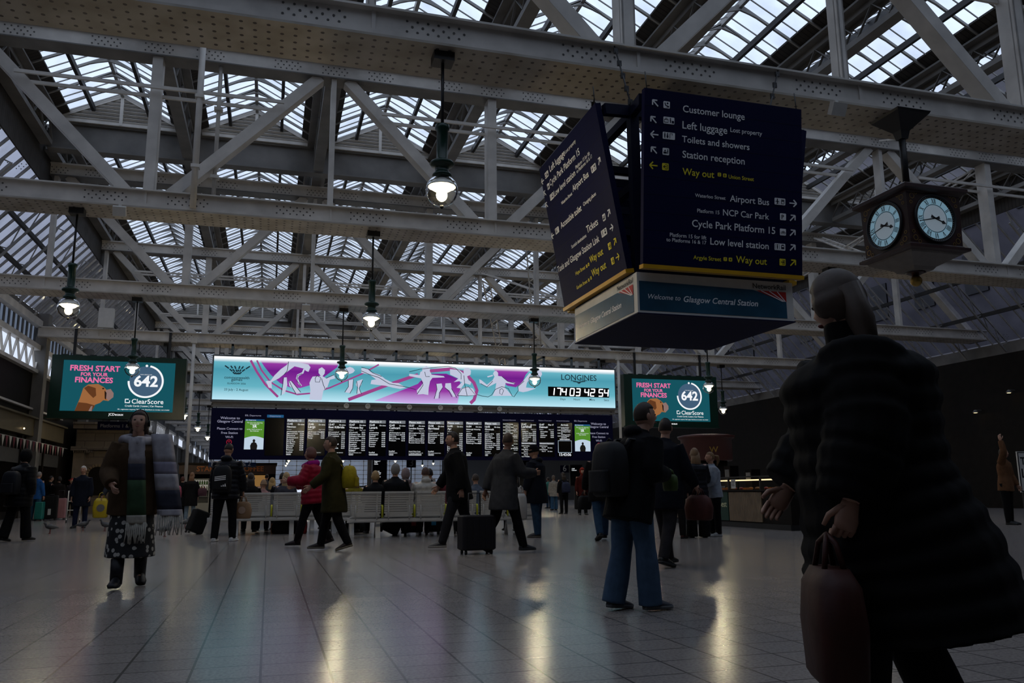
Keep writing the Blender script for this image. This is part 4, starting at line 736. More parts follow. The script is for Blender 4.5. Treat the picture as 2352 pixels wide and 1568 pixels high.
# ------------------------------------------------------------------ departure board
dep = thing('departure_board', 'long navy departure board of platform screens under the lit banner', 'departure board')
DW, DH = 18.6, 2.2
case = frame(MB().box((0, 0, -.35), (DW, DH, 0)).build('board_case', M_NAVY, dep), (-2.5, BY - .1, 2.36), XW, ZW)
G_LILAC = glow('board_heading_print', (.42, .42, .60), .6); G_GRNS = glow('screen_green', (.10, .30, .03), .8); G_PALE = glow('screen_pale_blue', (.55, .68, .82), .9); G_SBLUE = glow('screen_header_blue', (.02, .12, .28), .7)
def col_x(i): return 3.13 + .896 * i - .0                   # local u of each column's left edge
def screen(i, w=.78, h=1.62, v=.2): return MB().box((0, 0, 0), (w, h, .012)).build('screen', M_SCRB, case)
COLS = [('Platform 13', '15:45', 'Newton', '', ['Pollokshields W', 'Maxwell Park', 'Shawlands', 'Pollokshaws E', 'Langside', 'Kings Park', 'Croftfoot', 'Burnside', 'Kirkhill', 'Newton'], '', 3, 'ScotRail'),
 ('Platform 15', '15:46', 'Largs', 'Page 2 of 2', ['Ardrossan S Beach', 'West Kilbride', 'Fairlie', 'Largs'], 'FRONT 4 CARRIAGES ONLY', 4, 'ScotRail'),
 ('Platform 5', '15:47', 'East Kilbride', '', ['Crossmyloof', 'Pollokshaws W', 'Thornliebank', 'Giffnock', 'Clarkston', 'Busby', 'Thorntonhall', 'Hairmyres', 'East Kilbride'], 'BICYCLES ON THIS SERVICE', 2, 'ScotRail'),
 ('Platform 15', '15:47', 'Wemyss Bay', 'Page 1 of 2', ['Cardonald', 'Hillington East', 'Hillington West', 'Paisley Gl St', 'Paisley St James', 'Bishopton', 'Langbank', 'Woodhall', 'Port Glasgow', 'Whinhill'], 'REAR 3 CARRIAGES ONLY', 3, 'ScotRail'),
 ('Platform 3', '15:49', 'Lanark', '', ['Cambuslang', 'Uddingston', 'Bellshill', 'Motherwell', 'Shieldmuir', 'Wishaw', 'Carluke', 'Lanark'], '', 6, 'ScotRail'),
 ('Platform 6', '15:49', 'Cathcart', '', ['Pollokshields E', 'Queens Park Gla', 'Crosshill', 'Mount Florida', 'Cathcart'], 'RESERVED SEATS', 3, 'ScotRail'),
 ('Please wait', '15:57', 'London Euston', 'Page 2 of 2', ['Birmingham Intl', 'Coventry', 'Rugby', 'Milton Keynes Ctl', 'Watford Junction', 'London Euston'], 'A  Standard Coach C to U', 9, 'Avanti West Coast'),
 ('Please wait', '15:58', 'Barrhead', '', ['Crossmyloof', 'Pollokshaws W', 'Kennishead', 'Priesthill', 'Nitshill', 'Barrhead'], 'FIRST CLASS COACH FULL', 4, 'ScotRail'),
 ('Please wait', '16:00', 'Ayr', '', ['Paisley Gl St', 'Johnstone', 'Kilwinning', 'Irvine', 'Barassie', 'Troon', 'Prestwick  Airport', 'Prestwick', 'Newton on Ayr', 'Ayr'], '', 4, 'ScotRail'),
 ('Please wait', '16:04', 'Edinburgh Waverley', '', ['Bellshill', 'Shotts', 'West Calder', 'Livingston South', 'Haymarket', 'Edinburgh Waverley'], '', 3, 'ScotRail'),
 ('Please wait', '16:05', 'Gourock', '', ['Paisley Gl St', 'Bishopton', 'Port Glasgow', 'Bogston', 'Cartsdyke', 'Greenock Cen', 'Greenock West', 'Fort Matilda', 'Gourock'], 'COACHES 1-4', 2, 'ScotRail')]
def tmin(t, k): h, m = int(t[:2]), int(t[3:]) + k; return f'{h + m//60}:{m % 60:02d}'
for i, (pl, tm, dest, pg, calls, note, coaches, op) in enumerate(COLS):
    sc = screen(i); sc.location = (col_x(i), .17, .001); W, H = .78, 1.62
    MB().prism([(.02, H - .16), (W - .02, H - .16), (W - .02, H - .02), (.02, H - .02)], .013, .015).build('header_bar', G_GREY, sc)
    text(sc, pl, .04, H - .13, None, .125, G_WHITE, .003, z=.016)
    text(sc, tm, .03, H - .28, None, .12, G_WHITE, .003, z=.014); text(sc, 'On time', W - .3, H - .28, .28, mt=G_WHITE, bold=.010, z=.014)
    text(sc, dest, .03, H - .40, min(.68, .062*len(dest)), mt=G_WHITE, bold=.010, z=.014); text(sc, 'Calling at:', .03, H - .49, .2, mt=G_WHITE, z=.014)
    if pg: text(sc, pg, W - .28, H - .49, .25, mt=G_WHITE, z=.014)
    text(sc, '\n'.join(calls), .07, H - .60, None, .078, G_WHITE, .002, z=.014, space=1.13, res=2)
    text(sc, '\n'.join(tmin(tm, 4 + 5*k) for k in range(len(calls))), W - .19, H - .60, None, .078, G_WHITE, .003, z=.014, space=1.13, res=2)
    L = MB().box((.035, H - .58 - .0885*(len(calls) - 1), .012), (.048, H - .55, .015))
    for k in range(len(calls)): L.box((.035, H - .58 - .0885*k - .006, .012), (.062, H - .58 - .0885*k + .006, .0148))
    L.build('calling_line', G_WHITE, sc)
    text(sc, op, .03, .19 if note else .13, min(.6, .032*len(op)), mt=G_WHITE, bold=.008, z=.014)
    if note: text(sc, note, .03, .12, .027*len(note) if len(note) < 26 else .7, mt=G_WHITE, z=.014)
    cc = MB()
    for k in range(coaches): cc.stroke(rrect(.07 + k*.064, .06, .056, .05, .014) + [rrect(.07 + k*.064, .06, .056, .05, .014)[0]], .011, .013, .015)
    cc.build('coach_symbols', G_WHITE, sc)
# subsequent departures
sc = screen(11); sc.location = (col_x(11), .17, .001); rows = ['15:57 Whitecraigs', '15:59 Paisley Canal', '16:10 Liverpool Lime St', '16:10 Kilmarnock', '16:16 Ardrossan Harbour', '16:17 Cathcart', '16:17 Wemyss Bay', '16:19 East Kilbride', '16:19 Edinburgh Waverley', '16:20 Newton', '16:22 Lanark']
text(sc, '\n'.join(r for r in rows), .02, 1.50, None, .068, G_WHITE, .005, z=.014, space=2.1, res=2); text(sc, '\n'.join('Please wait          On time' for r in rows), .14, 1.43, None, .055, G_WHITE, .001, z=.014, space=2.6, res=2)
text(case, 'Subsequent Departures', col_x(11) + .0, 1.86, .64, mt=G_LILAC, z=.01)
LLV = [('Platform 16 Low Level', '15:47', 'On time', 'Larkhall', ['Bellgrove', 'Hamilton West', 'Hamilton Central', 'Chatelherault', 'Merryton', 'Larkhall'], ['15:56 Cumbernauld', '      Plat 16     On time', '16:03 Motherwell', '      Plat 16     On time', '16:12 Larkhall', '      Plat 16', '16:17 Whifflet']),
       ('Platform 17 Low Level', '15:47', 'Plat 17', 'Dalmuir', ['Garscadden', 'Yoker', 'Clydebank', 'Dalmuir'], ['15:56 Dalmuir', '      Plat 17     On time', '16:06 Dalmuir', '      Plat 17     On time'])]
for k, (hd, tm, st_, dest, calls, sub) in enumerate(LLV):
    i = 12 + k; sc = screen(i); sc.location = (col_x(i), .17, .001); text(case, hd, col_x(i), 1.86, .64, mt=G_LILAC, z=.01)
    text(sc, tm, .03, 1.48, None, .12, G_WHITE, .003, z=.014); text(sc, st_, .48, 1.48, .27, mt=G_WHITE, bold=.010, z=.014); text(sc, dest, .03, 1.36, .062*len(dest), mt=G_WHITE, bold=.010, z=.014); text(sc, 'Calling at:', .03, 1.27, .2, mt=G_WHITE, z=.014); text(sc, 'Page 2 of 2', .5, 1.27, .25, mt=G_WHITE, z=.014)
    text(sc, '\n'.join(calls), .07, 1.16, None, .078, G_WHITE, .002, z=.014, space=1.13, res=2); text(sc, '\n'.join(tmin(tm, 5 + 4*q) for q in range(len(calls))), .59, 1.16, None, .078, G_WHITE, .003, z=.014, space=1.13, res=2)
    MB().box((.02, .58, .012), (.76, .67, .015)).build('header_bar', G_GREY, sc); text(sc, 'Subsequent Departures', .04, .60, .66, mt=G_WHITE, bold=.01, z=.016)
    text(sc, '\n'.join(sub), .03, .48, None, .07, G_WHITE, .002, z=.014, space=1.2, res=2)
sc = screen(14); sc.location = (col_x(14) + .02, .17, .001); text(case, 'Arrivals & Information', col_x(14), 1.86, .66, mt=G_LILAC, z=.01); text(sc, 'Arrivals', .2, 1.48, .38, mt=G_WHITE, bold=.010, z=.014)
text(sc, '15:37 London Euston\n          Arriving soon\n15:40 Liverpool Lime St\n          Arriving on time\n15:46 Ayr\n          Arriving on time\n15:49 London Euston\n          Cancelled', .03, 1.38, None, .07, G_WHITE, .003, z=.014, space=1.0, res=2); text(sc, 'Information', .14, .80, .5, mt=G_WHITE, bold=.010, z=.014)
MB().stroke([(.05, .2), (.05, .76), (.73, .76), (.73, .2), (.05, .2)], .02, .012, .015).build('information_box', G_PALE, sc); text(sc, '15:43:06', .1, .04, .6, mt=G_WHITE, bold=.012, z=.014)
# sign-language screens and welcome texts at both ends
def bsl(u, w=.80):
    s = MB().box((0, 0, 0), (w, 1.3, .012)).build('sign_language_screen', M_SCRB, case); s.location = (u, .43, .001)
    MB().prism([(0, 1.22), (w, 1.22), (w, 1.3), (0, 1.3)], .012, .014).build('header_bar', G_SBLUE, s); MB().prism([(0, 0), (w, 0), (w, 1.22), (0, 1.22)], .012, .013).build('green_area', G_GRNS, s)
    MB().prism([(0, 0), (w, 0)] + [(w*(1 - k/10), .48 + .09*math.sin(pi*k/10)) for k in range(11)], .014, .015).build('pale_area', G_PALE, s)
    f = MB(); f.prism([(w/2 + .055*math.cos(k*pi/6), .37 + .07*math.sin(k*pi/6)) for k in range(12)], .016, .017); f.prism([(w/2 - .13, .0), (w/2 + .13, .0), (w/2 + .15, .16), (w/2 + .1, .28), (w/2 + .03, .31), (w/2 - .03, .31), (w/2 - .1, .28), (w/2 - .15, .16)], .016, .017); f.build('interpreter_figure', M_BLACK, s)
    text(s, 'BSL Departures', .03, 1.24, .42, mt=G_WHITE, z=.015); text(s, 'The next train departing\nfrom platform', w/2, 1.13, None, .065, G_WHITE, z=.015, align='CENTER'); text(s, '5R', w/2, .94, None, .16, G_WHITE, .01, z=.015, align='CENTER'); text(s, 'is the 15:47 service to\nEast Kilbride', w/2, .84, None, .07, G_WHITE, z=.015, align='CENTER')
    text(case, 'BSL Departures', u - .01, 1.86, .66, mt=G_LILAC, z=.01)
bsl(1.40); bsl(16.60)
for u in (.78, 17.85):
    text(case, 'Welcome to\nGlasgow Central', u, 1.72, None, .155, G_LILAC, .004, z=.008, align='CENTER', space=.95); text(case, 'Please Connect to\nFree Station\nWi-Fi', u, 1.27, None, .14, G_LILAC, .003, z=.008, align='CENTER', space=1.3)
    q = MB(); G_WIFI = glow('wifi_red', (.45, .02, .05), .6); q.stroke([(u + .1*math.cos(k*pi/10), .74 + .1*math.sin(k*pi/10)) for k in range(21)], .025, .006, .008); q.stroke([(u - .055, .76), (u, .79), (u + .055, .76)], .018, .006, .008); q.stroke([(u - .03, .73), (u, .745), (u + .03, .73)], .018, .006, .008); q.build('wifi_symbol', G_WIFI, case)
s = MB().box((0, 0, 0), (.78, 1.62, .01)).build('blank_screen', M_SCRB, case); s.location = (2.26, .17, .001); MB().prism([(2.3, 1.82), (3.0, 1.82), (3.0, 1.94), (2.3, 1.94)], .003, .006).build('heading_plate', G_SBLUE, case); text(case, 'Departures', 2.42, 1.85, .46, mt=G_LILAC, z=.01)
dr = MB()
for i in range(8): dr.box((i*DW/7 - .04, DH, -.2), (i*DW/7 + .04, DH + .2, -.12))
dr.build('board_hangers', M_BLACK, case)

# ------------------------------------------------------------------ advertising screens
G_ADBG = glow('advert_teal', (.010, .11, .145), .75); G_PINK = glow('advert_pink', (.85, .16, .38), .95); G_AWH = glow('advert_white', (.9, .92, .95), 1.0); G_RINGF = glow('advert_slate', (.06, .12, .20), .9)
G_DOG = glow('advert_tan', (.42, .17, .06), .75); G_DOGD = glow('advert_brown', (.16, .055, .02), .7); G_MUZ = glow('advert_muzzle', (.35, .22, .2), .7); G_DKB = glow('advert_black', (.03, .015, .01), .5)
def ad_screen(x0, lab):
    t = thing('advertising_screen', lab, 'screen', (x0*1.061, 38.2, 4.391), 0, 'advertising screens'); t.scale = (1.061, 1.061, 1.061)
    W, H = 4.15, 2.03
    MB().box((-.42, .02, -.26), (W + .42, .5, H + .2)).box((-.42, -.04, -.26), (0, .02, H + .2)).box((W, -.04, -.26), (W + .42, .02, H + .2)).box((0, -.04, H), (W, .02, H + .2)).box((0, -.04, -.26), (W, .02, 0)).box((-.5, -.1, -.3), (W + .46, .5, -.26)).build('casing', M_GREEN, t)
    hg = MB()
    for x in (.3, W - .3): hg.box((x - .05, .2, H + .2), (x + .05, .3, 7.6 - 4.19))
    for k in range(9): hg.box((k*W/8 - .12, .05, H + .2), (k*W/8 + .12, .12, H + .25))
    hg.build('hangers', M_BLACK, t)
    d = frame(MB().box((0, 0, -.02), (W, H, 0)).build('display', G_ADBG, t), (0, .0, 0), XW, ZW)
    for s, c, u, v, wd in ART['atxt']: text(d, s, u, v, wd, mt=G_PINK if c == 'pink' else G_AWH, bold=.03 if s in ('FRESH START', 'FOR YOUR', 'FINANCES', '642') else .006, z=.008)
    (cx, cy), (rx, _), (_, ry) = ART['ring']; r = .64
    MB().prism([(cx + (r - .02)*math.cos(k*pi/24), cy + (r - .02)*math.sin(k*pi/24)) for k in range(48)], .002, .004).build('ring_fill', G_RINGF, d)
    rg = MB(); rg.stroke([(cx + r*math.cos(R(a)), cy + r*math.sin(R(a))) for a in range(-180, 84, 6)], .075, .005, .007); rg.prism([(cx - .0 + .05*math.cos(k*pi/6), cy + r + .05*math.sin(k*pi/6)) for k in range(12)], .005, .007); rg.build('score_ring', G_AWH, d)
    (a, b), (c_, _), _, (_, e_) = ART['icon']; MB().stroke([(c_ - .06, b - .02), (a + .02, b - .02), (a + .02, e_ + .02), (c_ - .02, e_ + .02), (c_ - .02, b - .07)], .04, .005, .007).build('brand_mark', G_AWH, d)
    dg_ = MB(); dg_.prism(ART['dog'], .002, .004, 0)
    for key, mi, z in (('dogshade', 1, .005), ('ear', 1, .006), ('muzzle', 2, .006), ('mouth', 3, .008), ('chest', 2, .007), ('eye', 3, .007)): dg_.prism(ART[key], z - .001, z, mi)
    dg_.build('dog_picture', [G_DOG, G_DOGD, G_MUZ, G_DKB], d)
    text(d, 'JCDecaux', W/2 - .3, -.16, .55, mt=G_AWH, bold=.010, z=.045)
ad_screen(-8.05, 'green framed advertising screen with a dog picture, hanging left of the departure board')
ad_screen(16.55, 'green framed advertising screen with a dog picture, hanging right of the departure board')
# ------------------------------------------------------------------ left side shops and stonework
M_FASC = mat('dim_olive_fascia', (.13, .10, .05), .5, 0, .3, 1.2); M_CREAM = mat('cream_print', (.5, .48, .42), .6, 0, 0)
sh = thing('shopfront', 'dim shop frontage along the left wall with an olive fascia', 'shopfront', (0, 0, 0))
MB().box((XL, 12, 3.35), (XL + .25, 44, 4.05)).box((XL, 12, 4.05), (XL + .4, 44, 4.12)).build('fascia', M_FASC, sh)
MB().box((XL, 12, 2.2), (XL + .1, 44, 2.75)).build('transom_band', mat('grey_shop_panel', (.06, .06, .06), .5), sh)
MB().box((XL, 12, 4.45), (XL + .15, 44, 4.53)).build('cornice_strip', M_STEEL, sh)
q = MB()
for i in range(9): q.box((XL + .02, 13 + i*3.5, 0), (XL + .16, 13.15 + i*3.5, 3.35))
q.build('shop_pillars', M_DARKW, sh)
MB().add([(XL + .05, 12, .3), (XL + .05, 44, .3), (XL + .05, 44, 2.2), (XL + .05, 12, 2.2)], [(0, 1, 2, 3)]).build('shop_glass', M_PANEG, sh)
G_WARM = glow('warm_spot', (1, .72, .38), 3.5)
q = MB()
for y in (29.6, 30.6, 31.3, 37): q.ball((XL + .32, y, 3.55), .035, 8, 5)
q.build('fascia_spotlights', G_WARM, sh)
bt = thing('bunting', 'string of small dark red and white bunting flags along the left shopfront', 'bunting', (0, 0, 0))
MB().tube([(XL + .45, 14, 3.1), (XL + .45, 44, 3.1)], .01, 5).build('cord', M_CREAM, bt)
M_FLR = mat('dark_red_flag', (.14, .01, .025), .7, 0, 0); MEF = [MB().prism([(-.17, 0), (.17, 0), (0, -.42)], 0, .006).xf(Matrix(((0, 0, 1, 0), (1, 0, 0, 0), (0, 1, 0, 0), (0, 0, 0, 1)))).mesh('flag', m) for m in (M_FLR, M_CREAM)]
for i in range(60): put('flag', MEF[i % 2], bt, (XL + .45, 16 + i*.46, 3.1))
st = thing('stone_portal', 'sandstone portal with cornice and arched niche under the left advertising screen', 'stonework', (0, 0, 0))
MB().box((-9.4, 46.0, 0), (-6.6, 48, 4.3)).build('wall', M_STONE, st)
b = MB().box((-9.4, 45.6, 0), (-8.9, 46.2, 3.1)).box((-6.95, 45.75, 0), (-6.5, 46.1, 3.1)); b.build('pilaster', mat('pale_sandstone', (.27, .21, .155), .8, 0, .35, 2), st)
b = MB().box((-9.5, 45.4, 3.1), (-8.8, 46.2, 3.3)).box((-9.5, 45.55, 4.2), (-6.4, 48, 4.42)).box((-8.85, 45.75, 3.15), (-6.4, 46.1, 3.3)).box((-9.5, 45.45, 4.42), (-6.3, 48, 4.52))
for i in range(9): b.box((-9.4 + i*.1, 45.48, 3.0), (-9.35 + i*.1, 45.65, 3.1))
b.build('cornice', M_STONE, st)
b = MB().prism([(-.42, 0), (.42, 0), (.42, 1.0)] + [(.42*math.cos(k*pi/8), 1.0 + .42*math.sin(k*pi/8)) for k in range(1, 8)] + [(-.42, 1.0)], 0, .03); frame(b.build('niche_shade', M_DARKW, st), (-8.3, 45.98, .9), XW, ZW)  # flat dark plate, the recess shade put into its colour
b = MB()
for a0 in range(12): b.cbox((-8.3 + .48*math.cos(a0*pi/11), 45.97, 1.9 + .48*math.sin(a0*pi/11)), (.13, .12, .10), 0, 0, 0, -a0*pi/11)
b.build('arch_ring', mat('carved_stone', (.30, .21, .12), .8, 0, .3), st)

def hang_sign(name, lab, x0, x1, y, z0, z1, body, mt, let, arr=None):
    t = thing(name, lab, 'sign', (x0, y, z0)); o = frame(MB().box((0, 0, -.08), (x1 - x0, z1 - z0, 0)).build('panel', mt, t), (0, 0, 0), XW, ZW)
    text(o, body, .12, (z1 - z0)*.28, (x1 - x0) - .35, mt=let, bold=.01)
    r = MB()
    for x in (.2, x1 - x0 - .2): r.tube([(x, .04, z1 - z0), (x, .04, 7.56 - z0)], .015, 6)
    r.build('hanger', M_BLACK, t); return t
M_PBLUE = mat('platform_sign_blue', (.012, .05, .16), .4, 0, .05)
hang_sign('platform_sign', 'blue platforms 1 and 2 sign above the coffee kiosk', -2.60, -.59, 38.95, 2.08, 2.29, 'Platforms 1 & 2', M_PBLUE, M_LETW)
hang_sign('platform_sign', 'dark blue platforms 1 and 2 sign under the left advertising screen', -7.19, -5.57, 38.95, 3.68, 4.03, 'Platforms 1 & 2', M_NAVY, mat('dim_letters', (.25, .25, .3), .5, 0, 0))

# ------------------------------------------------------------------ coffee kiosk
kk = thing('coffee_kiosk', 'dark coffee kiosk with a brown fascia and dim orange lettering behind the benches', 'kiosk', (0, 0, 0))
b = MB().box((-4.1, 42.6, 0), (.3, 45.5, 2.4)).box((-4.15, 41.95, 2.3), (.35, 45.5, 2.38)); b.build('walls', M_DARKW, kk)
fa = frame(MB().box((0, 0, -.5), (4.4, .5, 0)).build('fascia', mat('brown_fascia', (.05, .028, .02), .5, 0, .2), kk), (-4.1, 42.0, 1.85), XW, ZW)
text(fa, 'STARBUCKS COFFEE', .78, .13, 3.05, mt=mat('dim_orange_letters', (.42, .13, .03), .5, 0, 0), bold=.015)
MB().box((-2.6, 42.05, 0), (.3, 42.6, 1.02)).box((-2.65, 42.0, 1.02), (.35, 42.65, 1.07)).build('counter', M_DARKW, kk)
MB().box((-1.5, 42.58, 1.1), (-.1, 42.6, 1.8)).build('lit_menu', glow('warm_menu', (.6, .32, .10), .35), kk)
b = MB().box((-3.6, 42.1, 0), (-2.7, 42.6, .5)).box((-3.6, 42.5, .5), (-2.7, 42.6, 1.62)).box((-3.6, 42.1, .5), (-3.56, 42.6, 1.62)).box((-2.74, 42.1, .5), (-2.7, 42.6, 1.62)).box((-3.6, 42.1, 1.6), (-2.7, 42.6, 1.64))
for z in (.8, 1.08, 1.35): b.box((-3.56, 42.12, z), (-2.74, 42.5, z + .02))
ck = tag(b.build('drinks_chiller', mat('chiller_grey', (.3, .3, .28), .4, 0, 0)), 'open drinks chiller with lit shelves at the left end of the coffee kiosk', 'chiller')
MB().box((-3.5, 42.49, 1.1), (-2.8, 42.5, 1.58)).build('lit_back', glow('chiller_light', (.75, .72, .6), .28), ck)
cols = [(.05, .16, .02), (.45, .2, .02), (.4, .06, .02), (.5, .42, .05), (.5, .5, .45)]; BM = [mat(f'juice_{n_}', c_, .3, 0, 0) for n_, c_ in zip(('green', 'orange', 'red', 'yellow', 'white'), cols)]
for r_ in range(3):
    for i in range(7):
        m = BM[[(0, 0, 0, 0, 0, 0, 0), (3, 1, 2, 3, 1, 2, 4), (4, 4, 4, 4, 4, 4, 4)][r_][i]]
        tag(put('juice_bottle', MB().lathe([(.035, 0), (.038, .02), (.038, .11), (.018, .15), (.018, .18)], (0, 0, 0), 8).mesh('juice_bottle', m), None, (-3.47 + i*.105, 42.25, (1.37, 1.10, .82)[r_])), ['small green bottle on the top shelf of the drinks chiller', 'small bright juice bottle on the middle shelf of the drinks chiller', 'small white bottle on the lower shelf of the drinks chiller'][r_], 'bottle', 'bottles in the drinks chiller, ' + ('top shelf', 'middle shelf', 'lower shelf')[r_])

# ------------------------------------------------------------------ platform side furniture beyond the board
def tot(lab, x0, x1, y, z0, z1, body, m=G_WHITE):
    t = thing('information_screen', lab, 'screen', (x0, y, 0)); W = x1 - x0
    MB().box((-.04, 0, z0 - .04), (W + .04, .14, z1 + .04)).build('casing', M_BLACK, t); MB().box((W/2 - .1, .03, 0), (W/2 + .1, .12, z0)).build('stand', M_BLACK, t)
    d = frame(MB().box((0, 0, -.004), (W, z1 - z0, .004)).build('display', M_SCRB, t), (0, 0, z0), XW, ZW); text(d, body, .05, z1 - z0 - .12, None, .075, m, .006, z=.008, res=2); return t
tot('tall black platform screen with white text below the middle of the departure board', 5.3, 6.0, 44.5, 1.35, 2.66, 'Platform 3\n15:49\nLanark\n\n\n\n\nCalling at\nCambuslang\nUddingston\nBellshill\nMotherwell')
G_AMB = glow('amber_text', (1.0, .42, .02), .9)
tot('amber text train display beside the capped man, under the departure board', 11.5, 12.9, 40.0, 1.88, 2.5, '15:47 Dalmuir          17\n15:47 Larkhall         16\n15:56 Cumbernauld\n15:56 Dalmuir\n16:03 Motherwell', G_AMB)
tot('dark platform screen with a small white symbol right of the number 6', 14.75, 15.35, 39.8, 1.2, 2.2, '\n 15:49\n Cathcart')
for n_, x, lab in (('6', 14.33, 'navy square number 6 platform sign'), ('4', 8.35, 'dim number four platform sign under the middle of the departure board'), ('3', 6.4, 'dim number three platform sign just right of the tall platform screen')):
    t = thing('platform_number', lab, 'sign', (x, 40.2, 1.85 if n_ == '6' else 2.1)); o = frame(MB().box((0, 0, -.05), (.46, .36, 0)).build('plate', M_NAVY if n_ == '6' else M_SCRB, t), (0, 0, 0), XW, ZW); text(o, n_, .14, .07, .19, mt=M_LETW if n_ == '6' else mat('dim_number', (.12, .12, .12), .5, 0, 0), bold=.01)
    MB().tube([(.23, .03, -2.1 if n_ != '6' else -1.85), (.23, .03, 0)], .03, 8).build('post', M_BLACK, t)
for i, x in enumerate((5.0, 13.6, 20.4)):
    c = MB().tube([(x, 43.5, 0), (x, 43.5, 7.5)], .12, 12).lathe([(.2, 0), (.2, .6), (.14, .7)], (x, 43.5, 0), 12); tag(c.build('iron_column', M_STEELD), ['dark iron column beside the tall platform screen', 'dark iron column left of the number 6 sign', 'dark iron column behind the red drum kiosk'][i], 'column')
for i in range(9):
    t = thing('ticket_gate', 'grey ticket gate in the barrier line behind the benches', 'gate', (3.6 + i*1.15, 46.2, 0), 0, 'ticket gates')
    MB().box((-.14, 0, 0), (.14, 1.5, 1.02)).build('cabinet', mat('gate_grey', (.16, .17, .18), .4) if i == 0 else bpy.data.materials['gate_grey'], t); MB().box((.14, .7, .35), (.6, .73, 1.1)).build('paddle', M_CLEAR, t)
tp = thing('lit_totem', 'slim lit information totem behind the white haired woman', 'screen', (-4.55, 27.6, 0))
MB().box((0, 0, 0), (.36, .14, 1.22)).build('casing', M_BLACK, tp); MB().box((.03, -.01, .45), (.33, 0, 1.16)).build('display', glow('totem_light', (.55, .70, .95), .6), tp)

# ------------------------------------------------------------------ food stall and red drum kiosk on the right
fs = thing('food_stall', 'food stall counter with oak and green panels right of the two standing women', 'stall', (0, 0, 0))
FX = 11.05
MB().box((FX, 16.0, 0), (FX + .9, 22.0, .12)).build('plinth', M_BLACK, fs)
MB().box((FX + .03, 16.0, .12), (FX + .9, 22.0, .86)).box((FX - .03, 15.95, .86), (FX + .95, 22.0, .90)).build('counter', M_DARKW, fs)
for y0_, y1_ in ((17.1, 18.5), (19.35, 21.9)):
    ok = MB(); y = y0_
    while y < y1_: ok.box((FX, y, .15), (FX + .03, y + .045, .84)); y += .06
    ok.build('oak_slats', M_OAK, fs)
gp = frame(MB().box((0, 0, -.03), (.72, .7, 0)).build('green_panel', mat('bottle_green_panel', (.012, .05, .035), .4, 0, .1), fs), (FX - .005, 19.28, .15), -YW, ZW)
text(gp, 'Best', .30, .33, .36, mt=mat('cream_lettering', (.65, .66, .42), .5, 0, 0), bold=.006)
gc = MB()
gc.add([(FX + .02, 16.0, .9), (FX + .02, 22, .9), (FX + .02, 22, 1.2), (FX + .02, 16.0, 1.2)], [(0, 1, 2, 3)]); gc.add([(FX + .02, 16.0, 1.2), (FX + .02, 22, 1.2), (FX + .6, 22, 1.2), (FX + .6, 16.0, 1.2)], [(0, 1, 2, 3)])
dc = gc.build('glass_case', M_CLEAR, fs)
b = MB().box((FX, 16.0, 1.19), (FX + .04, 22, 1.22))
for y in (16.0, 17.1, 18.5, 20.2, 21.9): b.box((FX, y, .9), (FX + .04, y + .04, 1.2))
b.build('case_frame', M_BLACK, dc); MB().box((FX + .5, 16.1, 1.12), (FX + .56, 21.9, 1.15)).build('warm_strip_light', glow('strip_warm', (1, .75, .42), 1.6), dc)
cdm = frame(MB().box((0, 0, -.005), (.2, .22, 0)).build('price_card', M_WHITE, fs), (FX - .01, 18.36, .93), -YW, ZW); MB().box((.03, .15, .001), (.17, .17, .003)).box((.03, .10, .001), (.15, .115, .003)).box((.03, .06, .001), (.16, .075, .003)).build('print_lines', M_INK, cdm)
FOODM = [mat('pastry', (.4, .18, .05), .6, 0, .3), mat('red_fruit', (.4, .04, .02), .4, 0, .2), mat('orange_filling', (.55, .17, .02), .5, 0, .2)]
FM = [MB().ball((0, 0, .03), (.07, .05, .035), 10, 6).mesh('pastry', FOODM[0]), MB().ball((0, 0, .03), (.05, .05, .035), 10, 6).mesh('fruit_tart', FOODM[1]), MB().box((-.06, -.05, 0), (.06, .05, .05)).mesh('sandwich', FOODM[2])]
for i in range(30):
    k = (i*7) % 3; tag(put(('pastry', 'fruit_tart', 'sandwich')[k], FM[k], None, (FX + .17 + .16*(i % 2), 16.4 + i*.18, .9)), f'small {("golden pastry", "red fruit tart", "orange filled sandwich")[k]} in the lit glass case of the food stall', ('pastry', 'tart', 'sandwich')[k], ('pastries', 'fruit tarts', 'sandwiches')[k] + ' in the glass case')
for i, (y, h) in enumerate(((20.6, .55), (19.3, .62), (18.3, .5))):
    b = MB().box((FX + .55, y, .9), (FX + .8, y + .3, .9 + h)); o = tag(b.build('drinks_machine', M_SCRB), ['dark machine on the far end of the food stall counter', 'dark machine in the middle of the food stall counter', 'dark machine nearest the crowd on the food stall counter'][i], 'machine'); MB().box((FX + .54, y + .05, .9 + h*.5), (FX + .55, y + .25, .9 + h*.85)).build('front_plate', M_STEELD, o)
dk = thing('drum_kiosk', 'round dark red kiosk with a drum fascia behind the standing women', 'kiosk', (17.0, 30.0, 0))
M_RDK = mat('dark_red_drum', (.07, .016, .012), .4, 0, .2, 2)
MB().lathe([(1.0, 2.05), (1.02, 2.1), (1.02, 2.9), (1.12, 2.95), (1.15, 3.05), (1.0, 3.08), (.6, 3.12)], (0, 0, 0), 40).build('drum_fascia', M_RDK, dk); MB().lathe([(.8, 0), (.8, 2.05)], (0, 0, 0), 32).build('body', M_DARKW, dk); MB().lathe([(1.0, .95), (1.05, 1.0), (1.0, 1.05)], (0, 0, 0), 32).build('counter', M_STEELD, dk)
o = put('lettering', text_mesh('W', .34, mt=M_GOLD, bold=.01), dk); frame(o, (-.42, -.965, 2.36), (Vector((.9, -.42, 0))), ZW)

